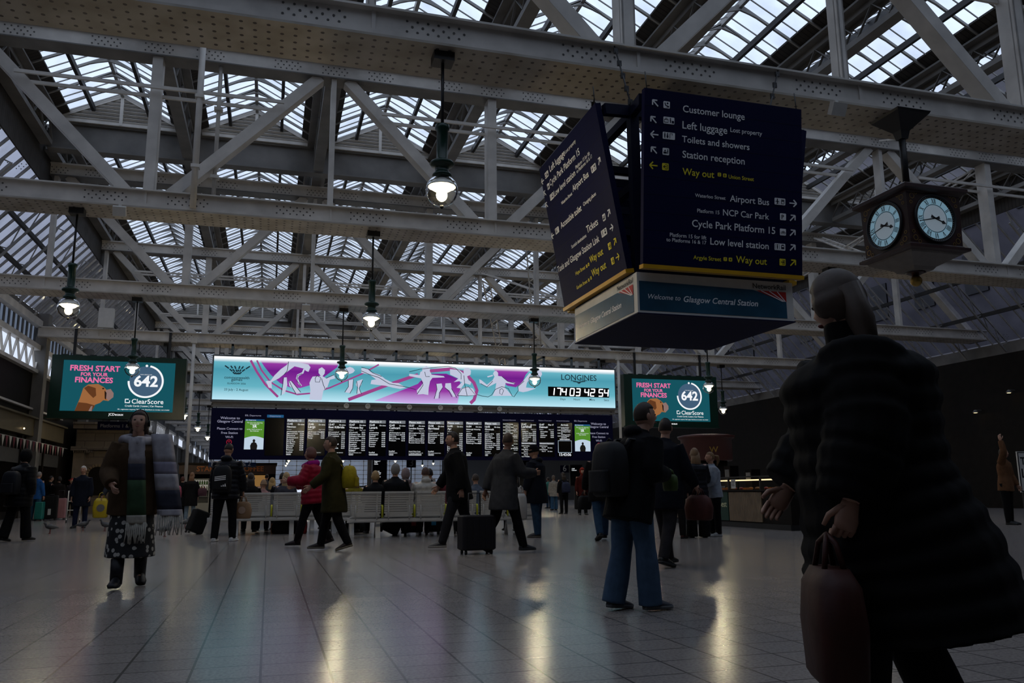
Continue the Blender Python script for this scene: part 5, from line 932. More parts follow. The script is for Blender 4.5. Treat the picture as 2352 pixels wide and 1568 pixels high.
# right hand wall: dim spotlights and a letting board
for i, (y, z) in enumerate(((28.3, 5.0), (30.2, 4.3), (33.5, 5.4))):
    q = MB().lathe([(.05, .12), (.12, .02), (.13, 0), (.09, -.01)], (0, 0, 0), 12); o = tag(q.build('spotlight', M_STEELD), ['brightest small spotlight on the dark right wall', 'smaller lower spotlight on the dark right wall', 'far spotlight on the dark right wall'][i], 'spotlight'); o.location = (XR - .35, y, z)
    MB().lathe([(.085, -.012), (.02, -.02)], (0, 0, 0), 12).build('lit_lens', G_WARM, o); MB().box((0, -.02, .1), (.36, .02, .14)).build('arm', M_STEELD, o)
tl = thing('letting_board', 'white letting board standing at the far right edge', 'board', (22.3, 20.3, 0))
o = frame(MB().box((0, 0, -.04), (.9, 1.25, 0)).build('panel', M_WHITE, tl), (0, 0, .75), XW, ZW); MB().stroke([(.03, .03), (.03, 1.22), (.87, 1.22), (.87, .03), (.03, .03)], .04, .001, .004).build('border', M_INK, o); text(o, 'TO', .1, .85, .45, mt=M_INK, bold=.02); text(o, 'LET', .1, .45, .6, mt=M_INK, bold=.02)
MB().box((.1, .02, 0), (.16, .08, .8)).box((.74, .02, 0), (.8, .08, .8)).build('legs', M_BLACK, tl)

for lab, x in (('slim grey support pole between the left screen and the banner', -3.35), ('slim grey support pole between the banner and the right screen', 16.42)):
    tag(MB().tube([(x, 37.2, 0), (x, 37.2, 7.5)], .07, 10).box((x - .12, 37.1, 7.3), (x + .12, 37.3, 7.54)).build('support_pole', M_STEEL), lab, 'pole')
tag(MB().box((-7.35, 38.1, 8.0), (-6.75, 38.35, 8.85)).build('white_panel', M_WHITE), 'plain pale square panel on the fourth truss, above the left screen', 'panel')
for lab, x, y in (('small white floodlight under the third truss, left of the middle lamp', 1.0, 29.3), ('small white floodlight under the second truss near the left lamp', -3.6, 20.0), ('small pale floodlight under the nearest truss, left of the clock', 9.2, 11.15)):
    b = MB().cbox((x, y, 7.38), (.28, .12, .22), 0, 0, .5).box((x - .03, y, 7.45), (x + .03, y + .06, 7.55)); tag(b.build('floodlight', M_WHITE), lab, 'floodlight')
# ------------------------------------------------------------------ benches
def make_bench(n, pitch=.66):
    t = thing('bench', '', 'bench')
    s = MB(); wd = pitch - .07
    for k in range(9):                                       # curved back of flat slats
        z = .50 + k*.046; y = -.02 - (z - .45)*.22; s.cbox((0, y, z), (wd, .016, .036), 0, 0, .22)
    s.cbox((0, -.0, .43), (wd, .10, .016)); 
    for k in range(8): s.cbox((0, .10 + k*.05, .39 + .012*abs(k - 3.5)/3.5), (wd, .040, .014))
    for sx in (-1, 1):
        s.bar((sx*wd*.36, -.005, .40), (sx*wd*.36, -.125, .90), .03, .03, (0, 1, 0)); s.bar((sx*wd*.36, -.02, .395), (sx*wd*.36, .48, .40), .03, .02)
    s.box((-wd/2, -.155, .89), (wd/2, -.115, .925)); s.cbox((0, -.035, .455), (wd*.92, .012, .09), 0, 0, .1)
    for sx in (-1, 1): s.tube([(sx*wd*.36, -.09, .64), (sx*wd*.36, -.125, .62), (sx*wd*.36, -.12, .36)], .012, 6)
    me = s.mesh('seat', M_BENCH)
    for i in range(n): put('seat', me, t, (i*pitch, 0, 0))
    MB().box((-pitch*.55, .10, .30), (pitch*(n - .45), .22, .385)).box((-pitch*.5, -.06, .325), (pitch*(n - .5), -.03, .38)).build('beam', M_BENCH, t)
    lg = MB().rings([[(-.05, -.02, .0), (.05, -.02, 0), (.05, .02, 0), (-.05, .02, 0)], [(-.05, .1, .31), (.05, .1, .31), (.05, .2, .31), (-.05, .2, .31)]], 0, True, False).rings([[(-.05, .32, 0), (.05, .32, 0), (.05, .36, 0), (-.05, .36, 0)], [(-.05, .12, .31), (.05, .12, .31), (.05, .22, .31), (-.05, .22, .31)]], 0, True, False).mesh('leg', M_BENCH)
    for x in ([.25, .25 + (n - 2)*pitch/2 + .2, (n - 1.4)*pitch] if n > 4 else [.2, (n - 1.3)*pitch]): put('leg', lg, t, (x, 0, 0))
    ar = MB().tube([(0, -.03, .40), (0, -.03, .62), (0, 0, .645), (0, .25, .645), (0, .28, .62), (0, .28, .40)], [(.02, .012)]*6, 8).mesh('armrest', M_YGREEN)
    for i in range(n - 1): put('armrest', ar, t, ((i + .5)*pitch, 0, 0))
    return t
b1 = make_bench(6); b1.location = (1.92, 17.2, 0); b1.rotation_euler = (0, 0, -.03); b1['label'] = 'nearest row of pale grey slatted metal seats, right of centre, seen from behind'; b1['group'] = 'benches'
b2 = make_bench(5); b2.location = (-.91, 19.5, 0); b2['label'] = 'row of pale grey slatted seats left of centre, behind the person with the striped backpack'; b2['group'] = 'benches'
dup(b1, (1.53, 18.6, 0), 0, 'row of pale grey seats hidden just behind the nearest row'); dup(b2, (-.78, 20.35, 0), 0, 'second row of pale grey seats on the left, behind the one with the blonde passenger'); dup(b2, (-.36, 21.5, 0), 0, 'third row of pale grey seats on the left, mostly hidden')

# ------------------------------------------------------------------ luggage, bags and pigeons
def suitcase(lab, loc, rz, m, w=.42, h=.62, d=.26, tagc=None, handle=.35, ry=0):
    t = thing('suitcase', lab, 'suitcase', loc, rz); t.rotation_euler = (0, ry, rz)
    b = MB(); rs = []
    for z, k in ((.06, .9), (.08, 1), (h + .04, 1), (h + .06, .92)): rs.append([(x*k, y*k, z) for x, y in [(p[0], p[1]) for p in rrect(0, 0, w, d, .05)]])
    b.rings(rs, 0, True, False); b.build('shell', m, t)
    rb = MB()
    for i in range(5): x = -w*.36 + i*w*.18; rb.box((x - .012, -d/2 - .008, .1), (x + .012, d/2 + .008, h))
    rb.build('ribs', m, t)
    if handle: MB().tube([(-.09, d*.3, h + .04), (-.09, d*.3, h + handle), (.09, d*.3, h + handle), (.09, d*.3, h + .04)], .011, 6).build('pull_handle', M_BLACK, t)
    wm = MB()
    wm.tube([(-.014, 0, .03), (.014, 0, .03)], .03, 10); me = wm.mesh('wheel', M_BLACK)
    for sx in (-1, 1):
        for sy in (-1, 1): put('wheel', me, t, (sx*w*.38, sy*d*.3, 0))
    if tagc: MB().box((-.05, -d/2 - .02, .2), (.05, -d/2 - .008, .42)).build('luggage_tag', tagc, t)
    return t
L_BLK = mat('black_luggage', (.007, .007, .008), .6, 0, 0, spec=.2); L_PNK = mat('pink_luggage', (.40, .19, .20), .45, 0, .1); L_TEAL = mat('teal_luggage', (.015, .20, .17), .4, 0, .1); L_RED = mat('red_luggage', (.25, .015, .02), .5, 0, .1); L_GRY = mat('grey_luggage', (.12, .115, .12), .5, 0, .1)
L_YEL = mat('yellow_bag_plastic', (.50, .38, .01), .4, 0, .15); L_ORG = mat('orange_bag', (.60, .16, .02), .5, 0, .1); L_BLUE = mat('blue_tag', (.02, .25, .45), .5, 0, 0)
def bag(name, lab, cat, loc, rz, m, w, h, d, handles=True, n=14, mark=None):
    t = thing(name, lab, cat, loc, rz); b = MB(); rs = []
    for z, k in ((0, .85), (.02, 1), (h*.5, 1.08), (h*.85, .95), (h, .62 if handles else .8)):
        rs.append([(math.copysign(abs(math.cos(a))**.6, math.cos(a))*w/2*k + .008*math.sin(5*a + z*30), math.copysign(abs(math.sin(a))**.6, math.sin(a))*d/2*k, z) for a in [2*pi*i/n for i in range(n)]])
    b.rings(rs, 0, True, True); b.build('body', m, t)
    if handles:
        for sy in (-1, 1): MB().tube([(-w*.2, sy*d*.2, h*.96), (-w*.14, sy*d*.1, h*1.22), (0, 0, h*1.3), (w*.14, sy*d*.1, h*1.22), (w*.2, sy*d*.2, h*.96)], .009, 6).build('handle', m, t)
    if mark: MB().prism([(mark[1]*math.cos(k*pi/8), mark[1]*math.sin(k*pi/8)) for k in range(16)], 0, .004).xf(Matrix.Translation((0, -d*.56, h*.5)) @ Matrix.Rotation(pi/2, 4, 'X')).build('printed_mark', mark[0], t)
    return t
suitcase('black wheeled case with a pale stripe, leaning at the left end of the benches', (-1.62, 20.4, 0), .5, L_BLK, .36, .5, .26, None, .0, .35)
suitcase('black suitcase with a dangling red tag under the nearer bench', (3.0, 17.9, 0), 0, L_BLK, .42, .36, .24, L_RED, 0)
suitcase('black suitcase with a bright blue tag under the nearer bench', (3.45, 18.0, 0), 0, L_BLK, .34, .36, .24, L_BLUE, 0)
suitcase('black suitcase leaning over on its side under the nearer bench', (2.45, 17.95, .02), .1, L_BLK, .4, .3, .24, None, 0, .45)
suitcase('small dark case under the right end of the nearer bench', (4.1, 18.0, 0), .2, L_BLK, .36, .32, .22, None, 0)
bag('holdall', 'black holdall with a red end under the farther bench', 'bag', (.42, 19.9, 0), 0, L_BLK, .62, .30, .3, False); bag('shoulder_bag', 'dark red bag beside the black holdall under the farther bench', 'bag', (.80, 19.8, 0), 0, L_RED, .16, .3, .25, False)
bag('shoulder_bag', 'black bag under the right part of the farther bench', 'bag', (2.0, 19.8, 0), 0, L_BLK, .5, .28, .3, False)
bag('carrier_bag', 'orange bag standing under the farther bench', 'bag', (.2, 20.3, 0), 0, L_ORG, .22, .24, .16)
suitcase('pale pink suitcase standing in the queue at the left', (-7.55, 35.2, 0), .1, L_PNK, .42, .74, .28, None, .35)
suitcase('teal suitcase beside the man in the blue jacket', (-8.0, 34.2, 0), 0, L_TEAL, .26, .62, .4, None, .2)
suitcase('black suitcase with a white label in the queue at the left', (-7.75, 34.6, 0), .1, L_BLK, .5, .84, .3, mat('white_label', (.5, .5, .5), .5, 0, 0), .1)
tr = thing('luggage_trolley', 'light grey luggage trolley left of the white haired woman', 'trolley', (-6.35, 31.6, 0), .2)
b = MB()
for x in (-.2, .2): b.tube([(x, .3, .1), (x, .35, 1.0), (x, .45, 1.05)], .018, 6); b.tube([(x, -.4, .1), (x, .3, .1)], .018, 6)
for z in (.4, .7, 1.05): b.tube([(-.2, .33 if z < 1 else .45, z), (.2, .33 if z < 1 else .45, z)], .016, 6)
b.build('frame', M_BENCH, tr)
for x in (-.2, .2):
    for y in (-.38, .3): MB().tube([(x - .015, y, .045), (x + .015, y, .045)], .045, 10).build('wheel', M_BLACK, tr)
bag('carrier_bag', 'orange carrier bag hanging on the luggage trolley', 'bag', (-6.1, 31.5, .55), .2, L_ORG, .26, .34, .16)
def pigeon(lab, loc, rz, s=1.0, pose=.0):
    t = thing('pigeon', lab, 'pigeon', loc, rz, 'pigeons on the floor'); t.scale = (s, s, s)
    b = MB(); P = [(-.20, .135), (-.15, .145), (-.09, .155), (-.02, .165), (.05, .185), (.09, .22 + pose), (.105, .26 + pose), (.12, .285 + pose), (.145, .29 + pose), (.158, .285 + pose)]
    Rd = [(.018, .008), (.032, .018), (.052, .045), (.064, .064), (.058, .062), (.038, .04), (.026, .028), (.028, .030), (.022, .022), (.006, .006)]
    b.tube([(x, 0, z) for x, z in P], Rd, 12, (0, 0, 1)); b.build('body', PG[0], t)
    for sy in (-1, 1): MB().tube([(.05, sy*.055, .185), (-.03, sy*.066, .175), (-.12, sy*.045, .155), (-.19, sy*.02, .14)], [(.008, .03), (.012, .045), (.01, .03), (.004, .01)], 8, (0, 0, 1)).build('wing', PG[1], t)
    MB().tube([(.15, 0, .287 + pose), (.185, 0, .278 + pose)], [.008, .002], 6).build('beak', M_BLACK, t)
    for sy in (-1, 1): q = MB().tube([(0, sy*.025, .12), (-.005, sy*.025, .06), (0, sy*.025, .008)], .007, 6); q.tube([(-.02, sy*.025, .006), (.03, sy*.025, .006)], .006, 5); q.tube([(0, sy*.025, .006), (.022, sy*.025 + .018, .006)], .005, 5); q.tube([(0, sy*.025, .006), (.022, sy*.025 - .018, .006)], .005, 5); q.build('leg', PG[2], t)
PG = [mat('pigeon_slate', (.05, .055, .065), .6, 0, .3, 20), mat('pigeon_wing', (.10, .105, .115), .6, 0, .3, 20), mat('pigeon_leg', (.25, .06, .05), .6, 0, 0)]
pigeon('slate grey pigeon standing alone in front of the benches, left', (-2.13, 19.7, 0), .5, 1.0, .03); pigeon('pale grey pigeon walking below the yellow bag', (-4.55, 23.9, 0), .15, 1.0, -.02); pigeon('dark pigeon just right of the yellow bag', (-3.95, 23.4, 0), 2.8, .95); pigeon('small pigeon near the pink backpack woman', (-2.15, 24.6, 0), .3, .9, .02); pigeon('dark pigeon behind the hooded man at the left', (-5.0, 22.5, 0), 3.6, .95, -.03)
# ------------------------------------------------------------------ people
SK = [mat('skin_light', (.46, .25, .17), .55, 0, .1, 8), mat('skin_warm', (.36, .18, .11), .55, 0, .1, 8)]
M_EYE = mat('eye_dark', (.02, .014, .01), .25, 0, 0); M_LIP = mat('lip', (.28, .085, .07), .5, 0, 0)
_cm = {}
def cm(c, rough=.8, name='cloth'):
    k = (c, rough, name)
    if k not in _cm: _cm[k] = mat(f'{name}_{len(_cm)}', c, rough, 0, .3, 14, .15, spec=.12 if name == 'cloth' else .3)
    return _cm[k]
def hairm(c): return cm(c, .55, 'hair')
def remesh(mb, name, voxel, mats, it=2, fac=.5):
    me = mb.mesh(name + '_raw', MATS['black_metal']); o = bpy.data.objects.new('tmp', me)
    m = o.modifiers.new('r', 'REMESH'); m.mode = 'VOXEL'; m.voxel_size = voxel; m.use_smooth_shade = True
    s = o.modifiers.new('s', 'SMOOTH'); s.iterations = it; s.factor = fac
    out = evaluated_mesh(o); bpy.data.meshes.remove(me); out.materials.clear()
    for q in (mats if isinstance(mats, (list, tuple)) else [mats]): out.materials.append(q)
    out.name = name
    for p in out.polygons: p.use_smooth = True
    return out
def wrinkle(me, amp, sc, seed=0):
    n = len(me.vertices); co = [0.0]*(3*n); no = [0.0]*(3*n); me.vertices.foreach_get('co', co); me.vertices.foreach_get('normal', no)
    for i in range(0, 3*n, 3):
        q = noise.noise(Vector((co[i]*sc + seed, co[i+1]*sc, co[i+2]*sc*.6)))*amp
        co[i] += no[i]*q; co[i+1] += no[i+1]*q; co[i+2] += no[i+2]*q
    me.vertices.foreach_set('co', co); me.update()
def V3(x, y, z): return Vector((x, y, z))
def skel(H, P, dz=0):
    J = {}; hip = V3(0, 0, .525*H + dz); l = R(P.get('lean', 3)); tw = R(P.get('twist', 0))
    def tr(x, y, z):                                         # point of the leaning trunk
        x, y = x*math.cos(tw) - y*math.sin(tw), x*math.sin(tw) + y*math.cos(tw)
        return hip + V3(x*H, (y*math.cos(l) + z*math.sin(l))*H, (z*math.cos(l) - y*math.sin(l))*H)
    J['tr'] = tr; J['hip'] = hip; sw = P.get('sw', .0)
    for s, k in ((1, 'R'), (-1, 'L')):
        a, kn = P.get('leg' + k, (0, 0)); a, kn = R(a), R(kn); h = hip + V3(s*.052*H, 0, -.01*H); J['h' + k] = h
        d = V3(s*(.02 + sw), math.sin(a), -math.cos(a)).normalized(); J['k' + k] = h + d*.242*H; b = a - kn
        d = V3(s*sw*.5, math.sin(b), -math.cos(b)).normalized(); J['a' + k] = J['k' + k] + d*.235*H
        J['fp' + k] = max(-1.0, min(.3, b*.9 + .12)) if b < -.15 else (min(.25, b*.5) if b > .3 else 0.0)
        f, ab, e_, inn = P.get('arm' + k, (0, 8, 12, 0)); f, ab, e_, inn = R(f), R(ab), R(e_), R(inn)
        sh = tr(s*.103, 0, .288); J['s' + k] = sh
        d = V3(s*math.sin(ab), math.sin(f)*math.cos(ab), -math.cos(f)*math.cos(ab)); J['e' + k] = sh + d*.172*H
        g = f + e_; d = V3(s*math.sin(ab)*.4 - s*math.sin(inn), math.sin(g)*math.cos(inn), -math.cos(g)*math.cos(inn)).normalized(); J['w' + k] = J['e' + k] + d*.148*H; J['hd' + k] = d
    J['neck'] = tr(0, -.005, .315); J['head'] = J['neck'] + (tr(0, .01, .41) - tr(0, 0, .315))
    return J
def tors(mb, J, H, o, z0, z1=.32, bulk=0, flare=0, ridge=0, back=0, n=22, chest=0):
    prof = [(-.30, .098, .080), (-.12, .100, .078), (-.05, .099, .074), (0, .098, .072), (.06, .088, .064), (.11, .083, .060), (.18, .093, .067), (.24, .100, .068), (.285, .088, .056), (.305, .055, .045), (.33, .036, .036)]
    zz = []; z = z0; N = 14 if not ridge else int((z1 - z0) / .011)
    for i in range(N + 1):
        z = z0 + (z1 - z0) * i / N
        for (a, b) in zip(prof, prof[1:]):
            if a[0] <= z <= b[0] or (b is prof[-1] and z > b[0]) or (a is prof[0] and z < a[0]):
                t = max(0, min(1, (z - a[0]) / (b[0] - a[0]))); rx = a[1] + (b[1] - a[1])*t; ry = a[2] + (b[2] - a[2])*t; break
        fl = flare * max(0, (-z - .0)) ; k = o + bulk * max(0, min(1, (.31 - z) / .06))
        if ridge: k += ridge * abs(math.sin(z * pi / .05)) * (1 if z < .28 else 0)
        zz.append((z, rx + k + fl, ry + k + fl*.9))
    pts = []
    for z, rx, ry in zz:
        q = J['tr'](0, -back * max(0, -z), max(z, -.12)) if z > -.12 else J['tr'](0, -back*max(0, -z), -.12) + V3(0, 0, (z + .12)*H)
        pts.append(q)
    mb.tube(pts, [(rx*H, ry*H) for _, rx, ry in zz], n, (0, 1, 0))
def limb(mb, A, B, C, H, rs, n=12, ridge=0, m=10):
    pts = []; rr_ = []
    for i in range(2*m + 1):
        t = i / m; p = A.lerp(B, t) if t <= 1 else B.lerp(C, t - 1); pts.append(p); f = i / (2*m) * (len(rs) - 1); j = min(int(f), len(rs) - 2)
        rad = rs[j] + (rs[j+1] - rs[j])*(f - j)
        if ridge: rad += ridge * abs(math.sin(i * pi / 2.6))
        rr_.append(rad*H)
    # round the joint a little
    q = [p.copy() for p in pts]
    for i in range(1, len(pts) - 1): q[i] = (pts[i-1] + pts[i]*2 + pts[i+1]) / 4
    mb.tube(q, rr_, n)
def shoe(J, k, H, kind):
    s = 1 if k == 'R' else -1; a = J['a' + k]; fp = J['fp' + k]; f = V3(s*.12, math.cos(fp), math.sin(fp)).normalized(); u = V3(0, -math.sin(fp), math.cos(fp)); x = f.cross(u).normalized()
    b = MB(); tall = .11 if kind == 'boot' else .0
    sec = [(-.036, .016, .034), (-.03, .022, .050), (-.01, .026, .062), (.02, .027, .056), (.055, .029, .042), (.085, .030, .032), (.108, .024, .024), (.118, .012, .016)]
    rs = []; ss = []
    for t, w_, h in sec:
        c = a + f*(t*H) - u*(.04*H); r = []; r2 = []
        for ang in range(12):
            q = ang*2*pi/12; px = math.cos(q)*w_*H; pz = (.012 + max(0, math.sin(q))*(h - .012)) * H if math.sin(q) >= 0 else .012*H; r.append(c + x*px + u*pz)
            r2.append(c + x*(px*1.06) + u*((.016 if math.sin(q) >= 0 else 0.0)*H))
        rs.append(r); ss.append(r2)
    b.rings(rs, 0); b.rings(ss, 1)
    if tall: b.tube([a - u*.03*H, a + (J['k' + k] - a).normalized()*tall*H], [.032*H, .036*H], 12)
    return b
def handm(mb, w_, d, thumb, nrm, H, curl=.35, mi=0):
    d = d.normalized(); n = (nrm - d*nrm.dot(d)).normalized(); t = n.cross(d); t = t if t.dot(thumb) > 0 else -t; L = .054*H
    mb.tube([w_ - d*.012*H, w_ + d*.012*H, w_ + d*.035*H, w_ + d*L], [(.014*H, .012*H), (.019*H, .009*H), (.0225*H, .0085*H), (.020*H, .007*H)], 10, n, mi)
    for i, (o, l) in enumerate(((.0165, .040), (.0055, .045), (-.0055, .042), (-.0155, .033))):
        p = w_ + d*(L - .004*H) + t*(o*H); pts = [p]; a = curl*(.7 + .15*i)
        for k, f in enumerate((.45, .32, .25)): dd = d*math.cos(a) + n*math.sin(a); p = p + dd*(l*f*H); pts.append(p); a += curl*1.1
        mb.tube(pts, [.0058*H, .0056*H, .005*H, .0036*H], 7, None, mi)
    p = w_ + d*.014*H + t*.016*H; dd = (d*.75 + t*.62 + n*.25).normalized(); q = p + dd*.026*H; e_ = q + (d*.9 + t*.15 + n*.35).normalized()*.022*H
    mb.tube([w_ + d*.008*H + t*.006*H, p, q, e_], [.008*H, .0072*H, .0062*H, .0042*H], 7, None, mi)
def head_verts(H, n=28, m=20, fn=None):
    rs = []
    for i in range(m + 1):
        th = pi * i / m; sz, cz = max(math.sin(th), .03), -math.cos(th); r = []
        for j in range(n):
            a = 2*pi*j/n; x, y = sz*math.sin(a), sz*math.cos(a); r.append(fn(x, y, cz))
        rs.append(r)
    return rs
def head_fn(H):
    hx, hy, hz = .044*H, .056*H, .068*H
    def f(x, y, z):
        kx = 1 - .42*max(0, -z - .1)**1.4; ky = 1.0
        X, Y, Z = x*hx*kx, y*hy*ky, z*hz
        if y > 0:
            Y = y*hy*(.93 + .03*max(0, -z)); e2 = math.exp
            nose = e2(-(x/.16)**2)*(e2(-((z + .20)/.13)**2)*.24 + e2(-((z - .02)/.16)**2)*.10)
            sock = -(e2(-((abs(x) - .40)/.17)**2 - ((z - .06)/.12)**2))*.10
            brow = e2(-((z - .23)/.09)**2)*(.05 if abs(x) < .7 else 0); lips = e2(-(x/.26)**2)*(e2(-((z + .47)/.05)**2) + e2(-((z + .57)/.05)**2))*.06
            mouth = -e2(-(x/.28)**2 - ((z + .52)/.03)**2)*.05; chin = e2(-(x/.3)**2 - ((z + .82)/.14)**2)*.16; cheek = e2(-((abs(x) - .5)/.2)**2 - ((z + .18)/.18)**2)*.03
            Y += hy*(nose + sock + brow + lips + mouth + chin + cheek)
        else: Y *= 1.04 + .06*max(0, z)
        if z < -.55 and y < 0: Y *= .8
        return V3(X, Y, Z)
    return f
def build_head(mb, C, M, H, face=True):
    f = head_fn(H); st = len(mb.v); mb.rings(head_verts(H, 28 if face else 16, 22 if face else 12, f), 0)
    for s in (-1, 1):
        mb.ball((s*.0445*H, -.004*H, -.004*H), (.006*H, .012*H, .019*H), 8, 6, 0)
        if face: mb.ball((s*.0172*H, .0445*H, .004*H), (.0075*H, .0065*H, .0052*H), 8, 6, 1)
    if face: mb.ball((0, .0515*H, -.0355*H), (.0125*H, .005*H, .0042*H), 10, 6, 2)
    mb.xf(Matrix.Translation(C) @ M.to_4x4(), st)
def build_hair(style, H, C, M, J, P, seed=0):
    g = MB(); f = head_fn(H)
    grow = {'short': 1.07, 'crop': 1.035, 'bob': 1.13, 'long': 1.12, 'pony': 1.06, 'beanie': 1.14, 'hood': 1.32, 'curly': 1.2, 'cap': 1.08}[style]
    def hf(x, y, z):
        facez = z < (.42 if style not in ('beanie', 'hood') else .30); front = y > (.25 if z > -.2 else .0)
        if style == 'hood': front = y > .55
        low = z < {'short': -.35, 'crop': -.25, 'bob': -.95, 'long': -.9, 'pony': -.3, 'beanie': -.02, 'hood': -1.2, 'curly': -.6, 'cap': .02}[style]
        p = f(x, y, z)
        if (facez and front and not (style in ('long', 'bob') and abs(x) > .78)) or low: return p * .82
        k = grow
        if style == 'curly': k += .07*noise.noise(Vector((x*4, y*4, z*4 + seed)))
        elif style in ('long', 'bob', 'short', 'pony'): k += .025*noise.noise(Vector((x*6, y*6, z*2 + seed)))
        q = p * k; 
        if style in ('bob', 'long') and z < 0: q.x *= 1.12; q.z = p.z*1.02
        if style == 'beanie' and z > .3: q.z *= 1.08
        return q
    g.rings(head_verts(H, 30, 22, hf), 0)
    if style == 'cap':
        g.tube([(0, .04*H, .022*H), (0, .075*H, .018*H), (0, .098*H, .012*H)], [(.042*H, .006*H), (.04*H, .005*H), (.026*H, .004*H)], 14, (0, 0, 1))
    if style == 'beanie':
        g.tube([(0, 0, -.006*H), (0, 0, .018*H)], [(.0535*H, .066*H), (.0535*H, .066*H)], 24, (0, 1, 0))
    g.xf(Matrix.Translation(C) @ M.to_4x4())
    def strand(pts, rad, up=(0, 1, 0)):
        g.tube(pts, rad, 14, up)
    if style == 'long':
        L = P.get('hairlen', .16); b = C + M @ V3(0, -.035*H, -.01*H)
        strand([b + V3(0, .01*H, .03*H), b + V3(0, -.012*H, -.05*H), b + V3(0, -.02*H, -.05*H - L*.5*H), b + V3(0, -.012*H, -.05*H - L*H)], [(.045*H, .028*H), (.055*H, .03*H), (.058*H, .022*H), (.035*H, .010*H)])
    if style == 'pony':
        b = C + M @ V3(0, -.06*H, .025*H); strand([b, b + M @ V3(0, -.035*H, -.005*H), b + M @ V3(0, -.045*H, -.06*H), b + M @ V3(0, -.03*H, -.12*H)], [.013*H, .02*H, .018*H, .005*H], (1, 0, 0))
    return g
def person(lab, x, y, rz, H=1.72, P=None, top=('jacket', (.01, .01, .012)), legs=('trousers', (.01, .01, .012)), shoes=('shoe', (.015, .015, .015), (.02, .02, .02)), hair=('short', (.03, .02, .015)), skin=0, near=False, group=None, z=0.0, face=True, extra=None):
    P = P or {}; vx = (.011 if near else .017); root = thing('person', lab, 'person', (x, y, z), R(rz), group)
    J = skel(H, P); lows = []
    for k in 'LR': lows.append(min(v[2] for v in shoe(J, k, H, shoes[0]).v))
    dz = -min(lows) + .001; J = skel(H, P, dz)
    hy_, hp = P.get('head', (0, 0)); HM = (Matrix.Rotation(R(hy_), 3, 'Z') @ Matrix.Rotation(-R(hp), 3, 'X'))
    # body: torso, limbs and neck grown into one surface, head and five-fingered hands set in
    b = MB(); tors(b, J, H, 0, -.08); b.tube([J['neck'] - V3(0, 0, .02*H), J['head'] + HM @ V3(0, -.008*H, -.035*H)], [.034*H, .031*H], 12)
    for k in 'LR':
        limb(b, J['s' + k], J['e' + k], J['w' + k], H, (.034, .031, .026, .026, .018)); limb(b, J['h' + k], J['k' + k], J['a' + k], H, (.05, .047, .034, .033, .022)); b.tube([J['a' + k] + V3(0, -.02*H, -.02*H), J['a' + k] + V3(0, .06*H, -.025*H)], [.018*H, .014*H], 8)
    me = remesh(b, 'body', vx, [SK[skin], M_EYE, M_LIP]); a = MB(); build_head(a, J['head'], HM, H, face)
    for k in 'LR':
        s = 1 if k == 'R' else -1; fw_ = V3(0, 1, .3); hn = P.get('palm' + k, V3(-s, 0, 0)); handm(a, J['w' + k], J['hd' + k], V3(-s*.3, 1, .6) if abs(J['hd' + k].z) < .8 else V3(0, 1, 0), V3(*hn), H, P.get('curl' + k, .35))
    bmm = bmesh.new(); bmm.from_mesh(me); am = a.mesh('parts', [SK[skin], M_EYE, M_LIP]); bmm.from_mesh(am); bmm.to_mesh(me); bmm.free(); bpy.data.meshes.remove(am)
    put('body', me, root)
    # top
    kind, col = top[0], top[1]; opt = top[2] if len(top) > 2 else {}
    hem = opt.get('hem', {'jacket': -.09, 'puffer': -.10, 'coat': -.24, 'sweater': -.07, 'hoodie': -.09}[kind]); bulk = opt.get('bulk', {'jacket': .014, 'puffer': .026, 'coat': .018, 'sweater': .012, 'hoodie': .016}[kind]); ridge = opt.get('ridge', .010 if kind == 'puffer' else 0)
    c = MB(); tors(c, J, H, .006, hem, .315, bulk, opt.get('flare', .05 if kind == 'coat' else 0), ridge, opt.get('back', 0))
    for k in 'LR':
        s = 1 if k == 'R' else -1; q = bulk*.55; limb(c, J['s' + k] + V3(-s*.02*H, 0, -.01*H), J['e' + k], J['w' + k] - J['hd' + k]*.004*H, H, (.044 + q, .04 + q, .034 + q, .032 + q, .026 + q*.8), 14, ridge*.8)
    c.tube([J['tr'](0, -.004, .29), J['tr'](0, -.002, .335 + opt.get('collar', 0))], [(.05*H, .048*H), (.043*H, .044*H)], 14, (0, 1, 0))
    if opt.get('hoodback'): c.ball(tuple(J['tr'](0, -.055, .315)), (.062*H, .04*H, .035*H), 14, 10)
    rough = opt.get('rough', .45 if kind == 'puffer' else .85)
    me = remesh(c, kind, vx*.85, cm(col, rough), 3); wrinkle(me, .006 if not ridge else .004, 9, x*3.1); nm = {'jacket': 'jacket', 'puffer': 'padded_jacket', 'coat': 'coat', 'sweater': 'sweater', 'hoodie': 'hooded_top'}[kind]; topo = put(nm, me, root)
    # legs
    lk, lc = legs[0], legs[1]; lo = legs[2] if len(legs) > 2 else {}
    c = MB()
    if lk == 'trousers':
        fl_ = lo.get('flare', 0); tors(c, J, H, .010, -.085, .045)
        for k in 'LR': 
            end = J['a' + k] + (J['a' + k] - J['k' + k]).normalized()*lo.get('long', .012)*H
            limb(c, J['h' + k] + V3(0, 0, .02*H), J['k' + k], end, H, (.066, .058, .044 + fl_*.3, .041 + fl_*.7, .036 + fl_), 14)
    else:
        hs = lo.get('hem', .2)*H; zs_ = [J['tr'](0, 0, .05), J['tr'](0, 0, 0), J['tr'](0, 0, -.06)]; mid = (J['aL'] + J['aR'])/2; p3 = V3(mid.x, (J['kL'].y + J['kR'].y)/2, (J['tr'](0, 0, -.06).z + hs)/2); p4 = V3(mid.x, (J['kL'].y + J['kR'].y)/2 + .0, hs)
